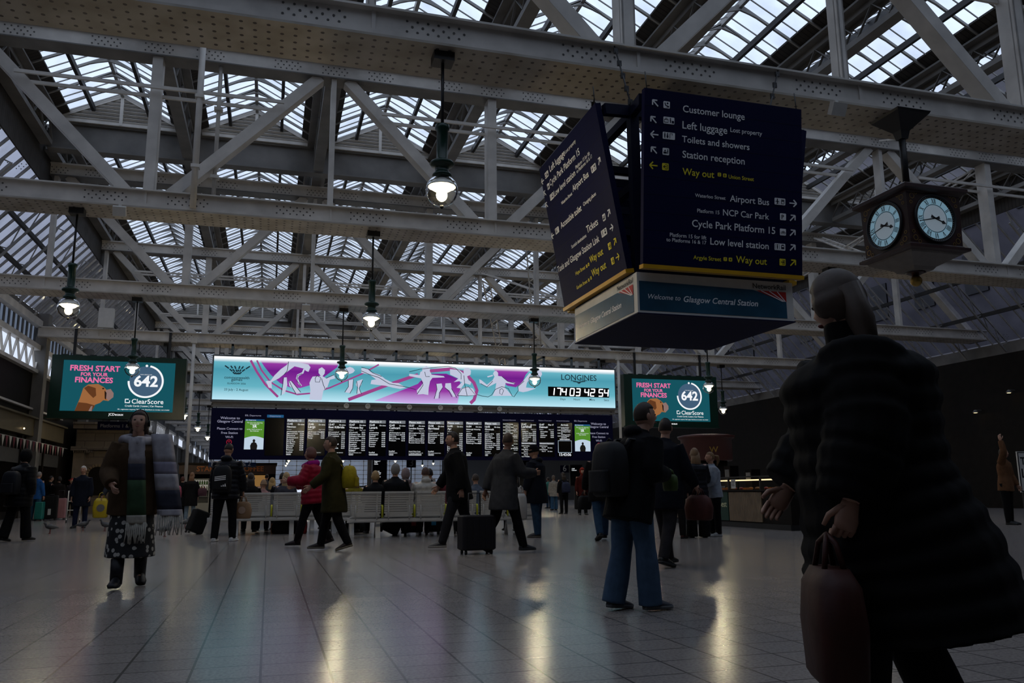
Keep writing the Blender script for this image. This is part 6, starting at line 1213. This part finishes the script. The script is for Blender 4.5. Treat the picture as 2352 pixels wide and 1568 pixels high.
        c.tube(zs_ + [p3, p4], [(.088*H, .068*H), (.105*H, .082*H), (.11*H, .088*H), (.125*H, .115*H), (lo.get('w', .15)*H, .14*H)], 20, (0, 1, 0))
    me = remesh(c, lk, vx*.85, lo.get('mat') or cm(lc, .85), 3); wrinkle(me, .007, 7, y); put('trousers' if lk == 'trousers' else 'skirt', me, root)
    for k in 'LR': shoe(J, k, H, shoes[0]).build('boot' if shoes[0] == 'boot' else 'shoe', [cm(shoes[1], .5, 'leather'), cm(shoes[2], .6, 'sole')], root)
    if hair:
        g = build_hair(hair[0], H, J['head'], HM, J, P, x); nm = {'beanie': 'woollen_hat', 'hood': 'hood', 'cap': 'cap'}.get(hair[0], 'hair'); g.build(nm, hairm(hair[1]) if nm == 'hair' else cm(hair[1]), root)
    root['_'] = 0; del root['_']
    W = Matrix.Translation((x, y, z)) @ Matrix.Rotation(R(rz), 4, 'Z')
    return {'root': root, 'J': J, 'W': W, 'H': H, 'HM': HM}
def backpack(lab, Q, col, w=.3, h=.44, d=.17, marks=None, off=.0, zoff=.0):
    J, H = Q['J'], Q['H']; c = J['tr'](0, -.085 - off - d/2/H, .10 + zoff); t = thing('backpack', lab, 'backpack', tuple(Q['W'] @ c)); t.rotation_euler = (0, 0, Q['W'].to_euler().z)
    b = MB(); rs = []
    for z_, k, kd in ((-.5, .85, .8), (-.46, 1, 1), (0, 1.04, 1.08), (.3, .98, .95), (.44, .8, .75), (.5, .5, .45)): rs.append([(math.copysign(abs(math.cos(a))**.55, math.cos(a))*w/2*k, math.copysign(abs(math.sin(a))**.55, math.sin(a))*d/2*kd, z_*h) for a in [2*pi*i/20 for i in range(20)]])
    b.rings(rs, 0); b.build('body', cm(col, .7, 'nylon'), t)
    p = MB(); rs = [[(math.copysign(abs(math.cos(a))**.5, math.cos(a))*w*.40, -d*.52 + math.copysign(abs(math.sin(a))**.5, math.sin(a))*d*.16, z_*h) for a in [2*pi*i/16 for i in range(16)]] for z_ in (-.42, -.38, -.06, -.02)]; p.rings(rs, 0); p.build('front_pocket', cm(col, .7, 'nylon'), t)
    s_ = MB()
    for s in (-1, 1): s_.tube([(s*w*.28, d*.45, h*.42), (s*w*.30, d*.5 + .02, h*.55), (s*w*.33, d*.5 + .13, h*.53), (s*w*.36, d*.5 + .26, h*.36)], [(.022, .008)]*4, 8)
    s_.tube([(-.04, 0, h*.5), (0, 0, h*.56), (.04, 0, h*.5)], .008, 6); s_.build('straps', cm(col, .7, 'nylon'), t)
    if marks:
        m = MB()
        for i in range(3): m.cbox((.0, -d*.70, -.05*h + i*.032), (w*.62, .004, .017), 0, 0, 0, -.12)
        m.build('white_stripes', M_LETW, t); m = MB()
        for i in range(3): m.prism([(.035*i, 0), (.035*i + .03, 0), (.035*i + .015, .02 + .018*i), (.035*i, .015 + .014*i)], 0, .003)
        frame(m.build('emblem', M_LETW, t), (.02, -d*.72, -.30*h), XW, ZW)
    return t
BLK = (.007, .007, .008); NVY = (.007, .008, .013); JEAN = (.035, .075, .15); CHAR = (.02, .02, .022)
STAND = {'legR': (2, 0), 'legL': (-2, 0), 'sw': .04}
def stride(a, lead='R', **k):
    o = 'L' if lead == 'R' else 'R'; d = {'leg' + lead: (a, 4), 'leg' + o: (-a*.75, a*.9), 'arm' + lead: (-a*.8, 8, 12, 0), 'arm' + o: (a*.8, 8, 22, 0), 'lean': 5}; d.update(k); return d

# woman close to the camera on the right: long dark coat, walking left
Q = person('person in a long black padded coat walking left close to the camera on the right', 2.02, 2.42, 66, 1.66, stride(13, 'L', lean=6, head=(-48, 14), armL=(6, 14, 12, 0), armR=(10, 10, 30, 10), curlL=.9, hairlen=.09),
           ('coat', (.005, .0042, .0042), {'hem': -.27, 'bulk': .075, 'flare': .22, 'ridge': .010, 'back': .16, 'rough': .8, 'collar': .03}), ('trousers', BLK, {'flare': .02}), ('boot', BLK, BLK), ('long', (.085, .06, .045)), 0, True)
w_ = Q['W'] @ (Q['J']['wL'] + Q['J']['hdL']*.11)
bag('handbag', 'dark reddish brown bag carried low by the person in the long black coat', 'bag', (w_.x - .06, w_.y, w_.z - .42), R(66), cm((.05, .010, .005), .6, 'leather'), .34, .33, .15)

# woman with headphones and a long striped scarf
dotm, t_, b_ = _new('dotted_skirt_cloth'); b_.inputs['Roughness'].default_value = .85
tcn = t_.nodes.new('ShaderNodeTexCoord'); vo = t_.nodes.new('ShaderNodeTexVoronoi'); vo.inputs['Scale'].default_value = 17; vo.inputs['Randomness'].default_value = .8; lt = t_.nodes.new('ShaderNodeMath'); lt.operation = 'LESS_THAN'; lt.inputs[1].default_value = .36; mx = t_.nodes.new('ShaderNodeMix'); mx.data_type = 'RGBA'; mx.inputs[6].default_value = (.008, .008, .009, 1); mx.inputs[7].default_value = (.42, .40, .36, 1)
t_.links.new(tcn.outputs['Object'], vo.inputs['Vector']); t_.links.new(vo.outputs['Distance'], lt.inputs[0]); t_.links.new(lt.outputs[0], mx.inputs[0]); t_.links.new(mx.outputs[2], b_.inputs['Base Color'])
H = 1.72
Q = person('person in a long striped scarf, headphones and dotted black skirt walking towards the camera', -1.30, 9.15, 186, H, stride(15, 'R', head=(-6, -14), hairlen=.05, armR=(4, 14, 55, 18), armL=(-6, 14, 20, 0)),
           ('coat', (.075, .045, .024), {'hem': -.12, 'bulk': .03, 'flare': .05, 'rough': .9}), ('skirt', BLK, {'mat': dotm, 'hem': .17, 'w': .135}), ('boot', BLK, BLK), ('long', (.035, .02, .014)), 0, True)
J, root = Q['J'], Q['root']
SCB = [cm((.42, .40, .43), .95, 'wool_lilac'), cm((.035, .038, .058), .95, 'wool_navy'), cm((.035, .075, .035), .95, 'wool_green'), cm((.44, .41, .35), .95, 'wool_cream'), cm((.27, .25, .32), .95, 'wool_mauve')]
sc_ = MB()
sc_.tube([J['tr'](-.075, .02, .30), J['tr'](0, .075, .305), J['tr'](.075, .02, .305), J['tr'](0, -.06, .32), J['tr'](-.075, .02, .30)], [(.03*H, .035*H)]*5, 12, None, 0)
def strip(x0, x1, zt, segs, y0_, sway):
    z = zt; n = 0
    for mi, ln in segs:
        k = 4; rs = []
        for i in range(k + 1):
            zz = z - ln*i/k; wv = .012*math.sin(zz*9 + x0*7); wd = (x1 - x0)*(1 + .25*(zt - zz)); cx = (x0 + x1)/2 + sway*(zt - zz); yy = y0_ + .03*(zt - zz) + wv
            rs.append([(cx - wd/2, yy, zz), (cx - wd/4, yy + .03, zz), (cx, yy + .018, zz), (cx + wd/4, yy + .034, zz), (cx + wd/2, yy, zz), (cx + wd/4, yy - .012, zz), (cx, yy - .02, zz), (cx - wd/4, yy - .014, zz)])
        sc_.rings(rs[::-1], mi); z -= ln
    for i in range(16):
        wd = (x1 - x0)*(1 + .25*(zt - z)); xx = (x0 + x1)/2 + sway*(zt - z) - wd/2 + wd*(i + .5)/16; sc_.tube([(xx, y0_ + .03*(zt - z), z + .01), (xx + .01*math.sin(i*2.1), y0_ + .04, z - .10), (xx + .02*math.sin(i*1.3), y0_ + .05, z - .19)], [.008, .007, .004], 5, None, 3)
strip(-.32, -.12, 1.50, [(0, .28), (4, .12), (0, .16), (1, .19), (0, .06)], .17, -.16)
strip(-.07, .08, 1.46, [(0, .26), (1, .16), (2, .34), (3, .08)], .20, -.06)
sc_.build('scarf', SCB, root)
hp = MB(); hp.tube([(math.cos(a)*.052*H, 0, math.sin(a)*.078*H + .002) for a in [pi*i/12 for i in range(13)]], [(.008, .014)]*13, 8, (0, 1, 0))
for s in (-1, 1): hp.tube([(s*.044*H, 0, -.004), (s*.060*H, 0, -.004)], .036, 14)
hp.xf(Matrix.Translation(J['head']) @ Q['HM'].to_4x4()); hp.build('headphones', cm(BLK, .4), root)

# man in flared jeans in mid floor, and the person behind him
Q = person('person in flared blue jeans and black jacket striding right across the open floor', 2.72, 6.0, -78, 1.60, stride(8, 'R', lean=14, head=(-10, -4), armR=(-12, 10, 100, 32), armL=(-14, 16, 45, 0), curlR=.7),
           ('jacket', BLK, {'hem': -.12, 'bulk': .03, 'hoodback': 1}), ('trousers', (.06, .105, .17), {'flare': .022, 'long': .02}), ('shoe', (.03, .035, .05), (.16, .17, .18)), ('short', (.05, .035, .025)), 0, True)
backpack('black and grey backpack on the person in flared jeans', Q, (.013, .013, .014), .30, .42, .20)
w_ = Q['W'] @ (Q['J']['wR'] + Q['J']['hdR']*.10); bag('carrier_bag', 'small green bag held in front by the person in flared jeans', 'bag', (w_.x, w_.y, w_.z - .13), R(-78), cm((.06, .10, .02), .6, 'plastic'), .14, .13, .07)
Q = person('person in a dark navy coat behind the person in flared jeans, holding a brown bag', 4.62, 9.2, -60, 1.76, stride(14, 'L', armR=(12, 10, 30, 0), head=(20, 0)), ('jacket', NVY, {'hem': -.15, 'bulk': .03}), ('trousers', (.025, .022, .024)), hair=('short', (.03, .02, .015)))
w_ = Q['W'] @ (Q['J']['wR'] + Q['J']['hdR']*.08); bag('shoulder_bag', 'reddish brown bag held by the person in the dark navy coat', 'bag', (w_.x, w_.y, w_.z - .36), R(-60), cm((.085, .022, .016), .6, 'leather'), .34, .30, .14)
Q = person('bald person in a black jacket and blue jeans walking away behind the flared jeans', 5.92, 14.4, -10, 1.77, stride(18, 'R'), ('jacket', BLK, {'bulk': .03, 'hem': -.13}), ('trousers', (.025, .06, .12)), hair=('crop', (.25, .14, .09)), skin=0)
w_ = Q['W'] @ (Q['J']['wL'] + Q['J']['hdL']*.08); bag('shoulder_bag', 'small dark bag in the left hand of the bald person', 'bag', (w_.x, w_.y, w_.z - .32), .2, cm(CHAR, .6), .26, .26, .14)
person('person in a red hooded coat far behind the bald person', 11.65, 30.2, 170, 1.77, STAND, ('jacket', (.06, .008, .006), {'hem': -.12}), ('trousers', BLK), hair=('hood', (.22, .02, .012)), face=False)

# man with the striped backpack, paper bag in his hand
Q = person('person in a black padded jacket and striped black backpack watching the departure board', -.80, 17.2, -14, 1.88, {'legR': (3, 0), 'legL': (-4, 2), 'sw': .07, 'armR': (10, 12, 8, 0), 'armL': (2, 8, 10, 0), 'head': (-8, 14), 'curlR': .8},
           ('puffer', (.010, .011, .016), {'bulk': .028, 'hoodback': 1}), ('trousers', BLK), ('shoe', (.85, .85, .86), (.8, .8, .8)), ('crop', (.018, .012, .010)), 0, True)
backpack('black backpack with three white stripes on the person watching the board', Q, (.009, .009, .011), .34, .50, .18, True, .02)
w_ = Q['W'] @ (Q['J']['wR'] + Q['J']['hdR']*.12); bag('paper_bag', 'brown paper carrier bag in the hand of the person with the striped backpack', 'bag', (w_.x, w_.y, w_.z - .42), R(-14), mat('kraft_paper', (.30, .18, .10), .8, 0, .2), .30, .33, .16, mark=(mat('paper_logo', (.42, .30, .24), .7, 0, 0), .07))

# walkers in front of the benches
Q = person('person in a red and magenta jacket walking left in front of the farther bench', .74, 14.85, 74, 1.68, stride(18, 'L', armR=(15, 10, 60, 10), armL=(20, 14, 70, 10)), ('puffer', (.30, .012, .035), {'bulk': .035}), ('trousers', BLK), ('boot', (.025, .012, .014), BLK), ('bob', (.16, .07, .06)))
sc_ = MB().tube([Q['J']['tr'](-.07, .02, .30), Q['J']['tr'](0, .07, .29), Q['J']['tr'](.07, .02, .30), Q['J']['tr'](0, -.06, .31), Q['J']['tr'](-.07, .02, .30)], [(.05, .06)]*5, 12); sc_.build('magenta_scarf', cm((.32, .01, .20), .9), Q['root'])
Q = person('person in a long olive coat walking left just behind the red jacket', 1.0, 13.65, 78, 1.79, stride(15, 'R', armL=(12, 10, 40, 0)), ('coat', (.034, .030, .010), {'hem': -.20, 'bulk': .025}), ('trousers', BLK), ('shoe', (.03, .018, .014), (.20, .17, .12)), ('short', (.05, .035, .025)))
backpack('mustard yellow backpack on the person in the olive coat', Q, (.34, .27, .005), .32, .36, .22)
Q = person('tall person in black walking left past the nearer bench', 2.95, 13.2, 80, 1.87, stride(19, 'L', lean=7), ('coat', BLK, {'hem': -.12, 'bulk': .03}), ('trousers', (.02, .02, .024)), ('shoe', (.06, .06, .065), (.32, .31, .29)), ('short', (.02, .014, .012)))
Q = person('person in a dark grey coat striding right with a suitcase', 3.40, 12.05, -72, 1.78, stride(20, 'R', head=(40, -8), armL=(-25, 12, 8, 0), armR=(22, 12, 70, 14)), ('coat', (.045, .045, .048), {'hem': -.17, 'bulk': .028}), ('trousers', BLK), ('shoe', (.03, .03, .032), (.03, .03, .03)), ('crop', (.07, .045, .03)), 1)
suitcase('dark suitcase with grey top pulled by the striding person in grey', (2.98, 12.1, 0), .1, mat('charcoal_luggage', (.012, .011, .014), .6, 0, 0, spec=.2), .52, .50, .32, None, .38)
Q = person('person in a black woollen hat, dark jacket and jeans looking at the board', 5.18, 16.0, 50, 1.81, {'legR': (3, 2), 'legL': (-4, 2), 'sw': .05, 'armR': (14, 8, 20, 0), 'armL': (4, 8, 14, 0), 'head': (15, 10), 'curlL': .8}, ('jacket', (.009, .011, .018), {'hem': -.16, 'bulk': .04, 'hoodback': 1}), ('trousers', (.025, .06, .115)), ('shoe', (.03, .03, .035), (.14, .13, .12)), ('beanie', (.006, .006, .007)), 0, True)
bag('carrier_bag', 'white carrier bag with red handles held by the person in the black hat', 'bag', (4.78, 15.75, .36), .4, mat('white_plastic_bag', (.48, .47, .46), .5, 0, .1), .24, .50, .15)
Q = person('person in a dark jacket with long fair hair at the food stall', 7.98, 14.55, -24, 1.70, {**STAND, 'armR': (20, 8, 60, 10), 'armL': (20, 8, 60, 10), 'hairlen': .12, 'head': (14, -6)}, ('puffer', (.012, .013, .02), {'bulk': .026}), ('trousers', BLK, {'flare': .03, 'long': .03}), ('shoe', BLK, BLK), ('long', (.24, .15, .085)))
Q = person('person in a pale blue sweater with a ponytail facing left beside the food stall', 8.50, 14.8, 78, 1.64, {**STAND, 'armR': (12, 6, 55, 20), 'armL': (12, 6, 55, 20), 'head': (0, -4)}, ('sweater', (.36, .40, .47), {'bulk': .024}), ('trousers', BLK), ('shoe', (.50, .50, .50), (.55, .55, .54)), ('pony', (.20, .12, .06)), 0, True)
person('brown haired person in dark clothes left of the fair haired person at the stall', 7.46, 14.45, -40, 1.70, {**STAND, 'hairlen': .1}, ('jacket', (.012, .012, .016), {'bulk': .026}), ('trousers', (.018, .016, .018)), ('shoe', (.05, .012, .01), BLK), ('long', (.08, .05, .03)))
# far people by the gates
person('person in a cream padded coat beyond the benches, near the platform 6 sign', 13.41, 38.6, 10, 1.66, STAND, ('puffer', (.50, .47, .42), {'hem': -.13}), ('trousers', (.05, .13, .24), {'flare': .02}), hair=('curly', (.25, .2, .16)), face=False)
Q = person('person in black with long dark hair and a navy backpack near the platform 6 sign', 11.5, 31.9, 6, 1.66, {**STAND, 'hairlen': .12}, ('jacket', BLK), ('trousers', BLK), hair=('long', (.03, .02, .014)), face=False); backpack('navy backpack on the dark haired person near the platform 6 sign', Q, (.012, .018, .05), .34, .42, .18)
person('person in a mint green jacket partly behind the cream coat', 14.7, 43.2, 20, 1.66, STAND, ('jacket', (.10, .36, .29)), ('trousers', JEAN), hair=('short', (.06, .04, .03)), face=False)
Q = person('person in a long black coat with light brown hair at the coffee kiosk', -2.60, 31.1, -8, 1.65, {**STAND, 'hairlen': .1}, ('coat', BLK, {'hem': -.22, 'bulk': .03}), ('trousers', (.20, .28, .36)), ('shoe', (.35, .35, .35), (.4, .4, .4)), ('long', (.20, .10, .05)), face=False); bag('shoulder_bag', 'pink bag beside the person in the long black coat at the coffee kiosk', 'bag', (-3.05, 31.0, .78), .1, cm((.42, .10, .16), .6), .30, .42, .2); bag('shoulder_bag', 'dim mauve bag on the right side of the person by the kiosk', 'bag', (-2.22, 31.0, .84), .1, cm((.09, .04, .055), .6), .28, .28, .14)
person('person with reddish hair in black, left of the pink bag', -3.35, 35.9, -5, 1.60, STAND, ('coat', BLK), ('trousers', BLK), hair=('bob', (.12, .04, .025)), face=False)
person('white haired person in a navy coat facing the camera at the left', -5.05, 26.0, 176, 1.71, {**STAND, 'head': (-10, 0)}, ('coat', (.010, .013, .025), {'hem': -.18, 'bulk': .03}), ('trousers', (.012, .018, .05)), hair=('short', (.62, .58, .54)))
person('grey haired person in a bright blue jacket at the left shopfront', -8.15, 34.2, -30, 1.76, STAND, ('jacket', (.02, .10, .32)), ('trousers', (.03, .09, .15)), ('shoe', (.4, .4, .4), (.4, .4, .4)), ('short', (.30, .27, .25)), face=False)
person('person in a dark jacket with a pale collar in the left queue', -8.3, 36.6, -60, 1.66, STAND, ('jacket', NVY), ('trousers', BLK), hair=('short', (.03, .02, .015)), face=False)
person('person in a long dark brown coat in the left queue, by the pink suitcase', -7.85, 36.0, -10, 1.62, STAND, ('coat', (.014, .010, .009), {'hem': -.22, 'bulk': .04}), ('trousers', BLK), ('shoe', (.4, .4, .4), (.4, .4, .4)), ('bob', (.02, .012, .01)), face=False)
person('person with a red cap behind the pink suitcase', -7.9, 38.6, 150, 1.60, STAND, ('jacket', (.05, .04, .05)), ('trousers', BLK), hair=('cap', (.28, .02, .02)), face=False)
Q = person('hooded person all in black at the far left, back to the camera', -4.83, 19.0, -30, 1.80, {**stride(10, 'R'), 'sw': .04}, ('puffer', (.006, .006, .007), {'bulk': .045, 'hem': -.15, 'ridge': .004}), ('trousers', BLK, {'flare': .02}), ('shoe', BLK, BLK), ('hood', (.006, .006, .007))); backpack('black backpack on the hooded person at the far left', Q, (.008, .009, .014), .36, .46, .2)
bag('carrier_bag', 'amber bag at the left hand of the hooded person at the far left', 'bag', (-5.28, 18.9, .66), 0, mat('amber_bag', (.26, .13, .03), .5, 0, .2), .2, .34, .14)
person('person in dark clothes behind the scarf, holding the yellow bag', -4.0, 24.9, 160, 1.66, stride(14, 'L'), ('jacket', (.03, .035, .05), {'hem': -.12}), ('trousers', BLK), hair=('short', (.02, .015, .012)))
bag('carrier_bag', 'yellow carrier bag with a dark printed spot, left of the striped scarf', 'bag', (-4.32, 24.75, .30), .1, L_YEL, .36, .52, .16, mark=(mat('bag_print', (.12, .12, .13), .6, 0, 0), .10))
Q = person('person in a tan jacket raising one arm at the far right', 17.55, 16.4, 200, 1.86, {**STAND, 'armR': (150, 20, 40, 10), 'armL': (5, 8, 20, 0), 'lean': 2}, ('jacket', (.16, .075, .035)), ('trousers', BLK), hair=('short', (.05, .03, .02)))
person('person in black standing in the middle distance behind the capped man', 9.05, 30.8, 20, 1.80, STAND, ('jacket', CHAR), ('trousers', BLK), hair=('beanie', (.30, .27, .25)), face=False)
person('person with short dark hair in a grey top standing beyond the benches by the kiosk', -.12, 39.3, -20, 1.76, STAND, ('jacket', (.10, .10, .12)), ('trousers', BLK), hair=('short', (.012, .01, .01)), face=False)
person('person with a fringe in a pale top standing among the seated crowd', 6.25, 33.4, 175, 1.80, STAND, ('jacket', (.28, .28, .29)), ('trousers', BLK), hair=('short', (.02, .014, .012)))

# seated passengers, backs to the camera
SIT = {'legR': (84, 86), 'legL': (86, 84), 'armR': (25, 8, 55, 15), 'armL': (25, 8, 55, 15), 'lean': 4, 'sw': .03}
def sit(lab, x, y, H, top, hair, rz=0, P=None, trous=BLK):
    pp = dict(SIT); pp.update(P or {}); pp.setdefault('hairlen', .16)
    return person(lab, x, y, rz, H, pp, top, ('trousers', trous), hair=hair, face=False, group='seated passengers', skin=0, z=.04 if y < 20 else .02)
sit('seated person with long dark hair and a patterned scarf on the farther bench', -.40, 19.75, 1.68, ('jacket', BLK, {'collar': .02}), ('long', (.02, .013, .010)))
sit('seated child in a striped woollen hat and pink top on the farther bench', -.12, 20.65, 1.52, ('jacket', (.35, .20, .21)), ('beanie', (.30, .20, .13)))
sit('seated person with curly blonde hair on the third row of seats', .08, 21.8, 1.62, ('jacket', CHAR), ('long', (.36, .23, .09)))
sit('seated person with short black hair in a navy jacket on the farther bench', .32, 20.65, 1.74, ('jacket', NVY, {'bulk': .03}), ('short', (.008, .007, .007)), 8)
sit('seated person with very long blonde hair on the farther bench', .38, 19.8, 1.70, ('jacket', (.06, .06, .08)), ('long', (.42, .29, .15)), 0, {'hairlen': .22})
sit('seated person with dark curly hair hidden behind the red jacket', 1.38, 20.65, 1.68, ('jacket', BLK), ('curly', (.02, .014, .012)))
sit('seated person in a mustard hooded top, right end of the farther bench', 2.04, 20.65, 1.62, ('hoodie', (.36, .27, .01), {'bulk': .03, 'hoodback': 1}), ('short', (.20, .09, .02)))
sit('seated child in a yellow raincoat with the hood up', 1.78, 19.8, 1.42, ('jacket', (.42, .34, .01)), ('hood', (.42, .34, .01)))
sit('seated person with wavy brown and fair hair left of the blonde bob', 1.86, 18.9, 1.60, ('jacket', (.22, .18, .02)), ('long', (.12, .07, .04)))
sit('seated person with a blonde bob in a black jacket on the nearer bench', 2.14, 17.5, 1.66, ('jacket', BLK, {'bulk': .03}), ('bob', (.42, .27, .12)))
sit('seated person with curly grey hair in a black coat on the nearer bench', 2.54, 17.5, 1.84, ('jacket', (.008, .008, .010), {'bulk': .04}), ('curly', (.24, .22, .21)), -20)
sit('seated person with a grey and pink hood behind the nearer bench', 3.0, 18.9, 1.76, ('hoodie', (.24, .19, .19), {'hoodback': 1}), ('hood', (.26, .2, .2)))
sit('seated person in a cream padded jacket with a big hood on the nearer bench', 3.2, 17.5, 1.76, ('puffer', (.52, .49, .44), {'bulk': .04, 'hoodback': 1, 'collar': .04, 'ridge': .006}), ('short', (.10, .055, .045)))
sit('seated person with long brown hair in dark red, right of the cream hood', 4.05, 18.9, 1.74, ('jacket', (.16, .03, .04)), ('long', (.07, .04, .03)))
sit('seated person with dark hair behind the cream hood', 3.55, 18.9, 1.78, ('jacket', (.05, .045, .045)), ('short', (.015, .011, .010)))
sit('seated person in a pale patterned top at the right end of the nearer bench', 5.18, 17.5, 1.52, ('jacket', (.34, .32, .30)), ('bob', (.10, .07, .05)))
sit('seated person in a grey blue jacket right of the tall black walker', 4.3, 17.5, 1.58, ('jacket', (.10, .12, .16)), ('short', (.06, .04, .03)))
bpy.data.scenes.remove(WORK)
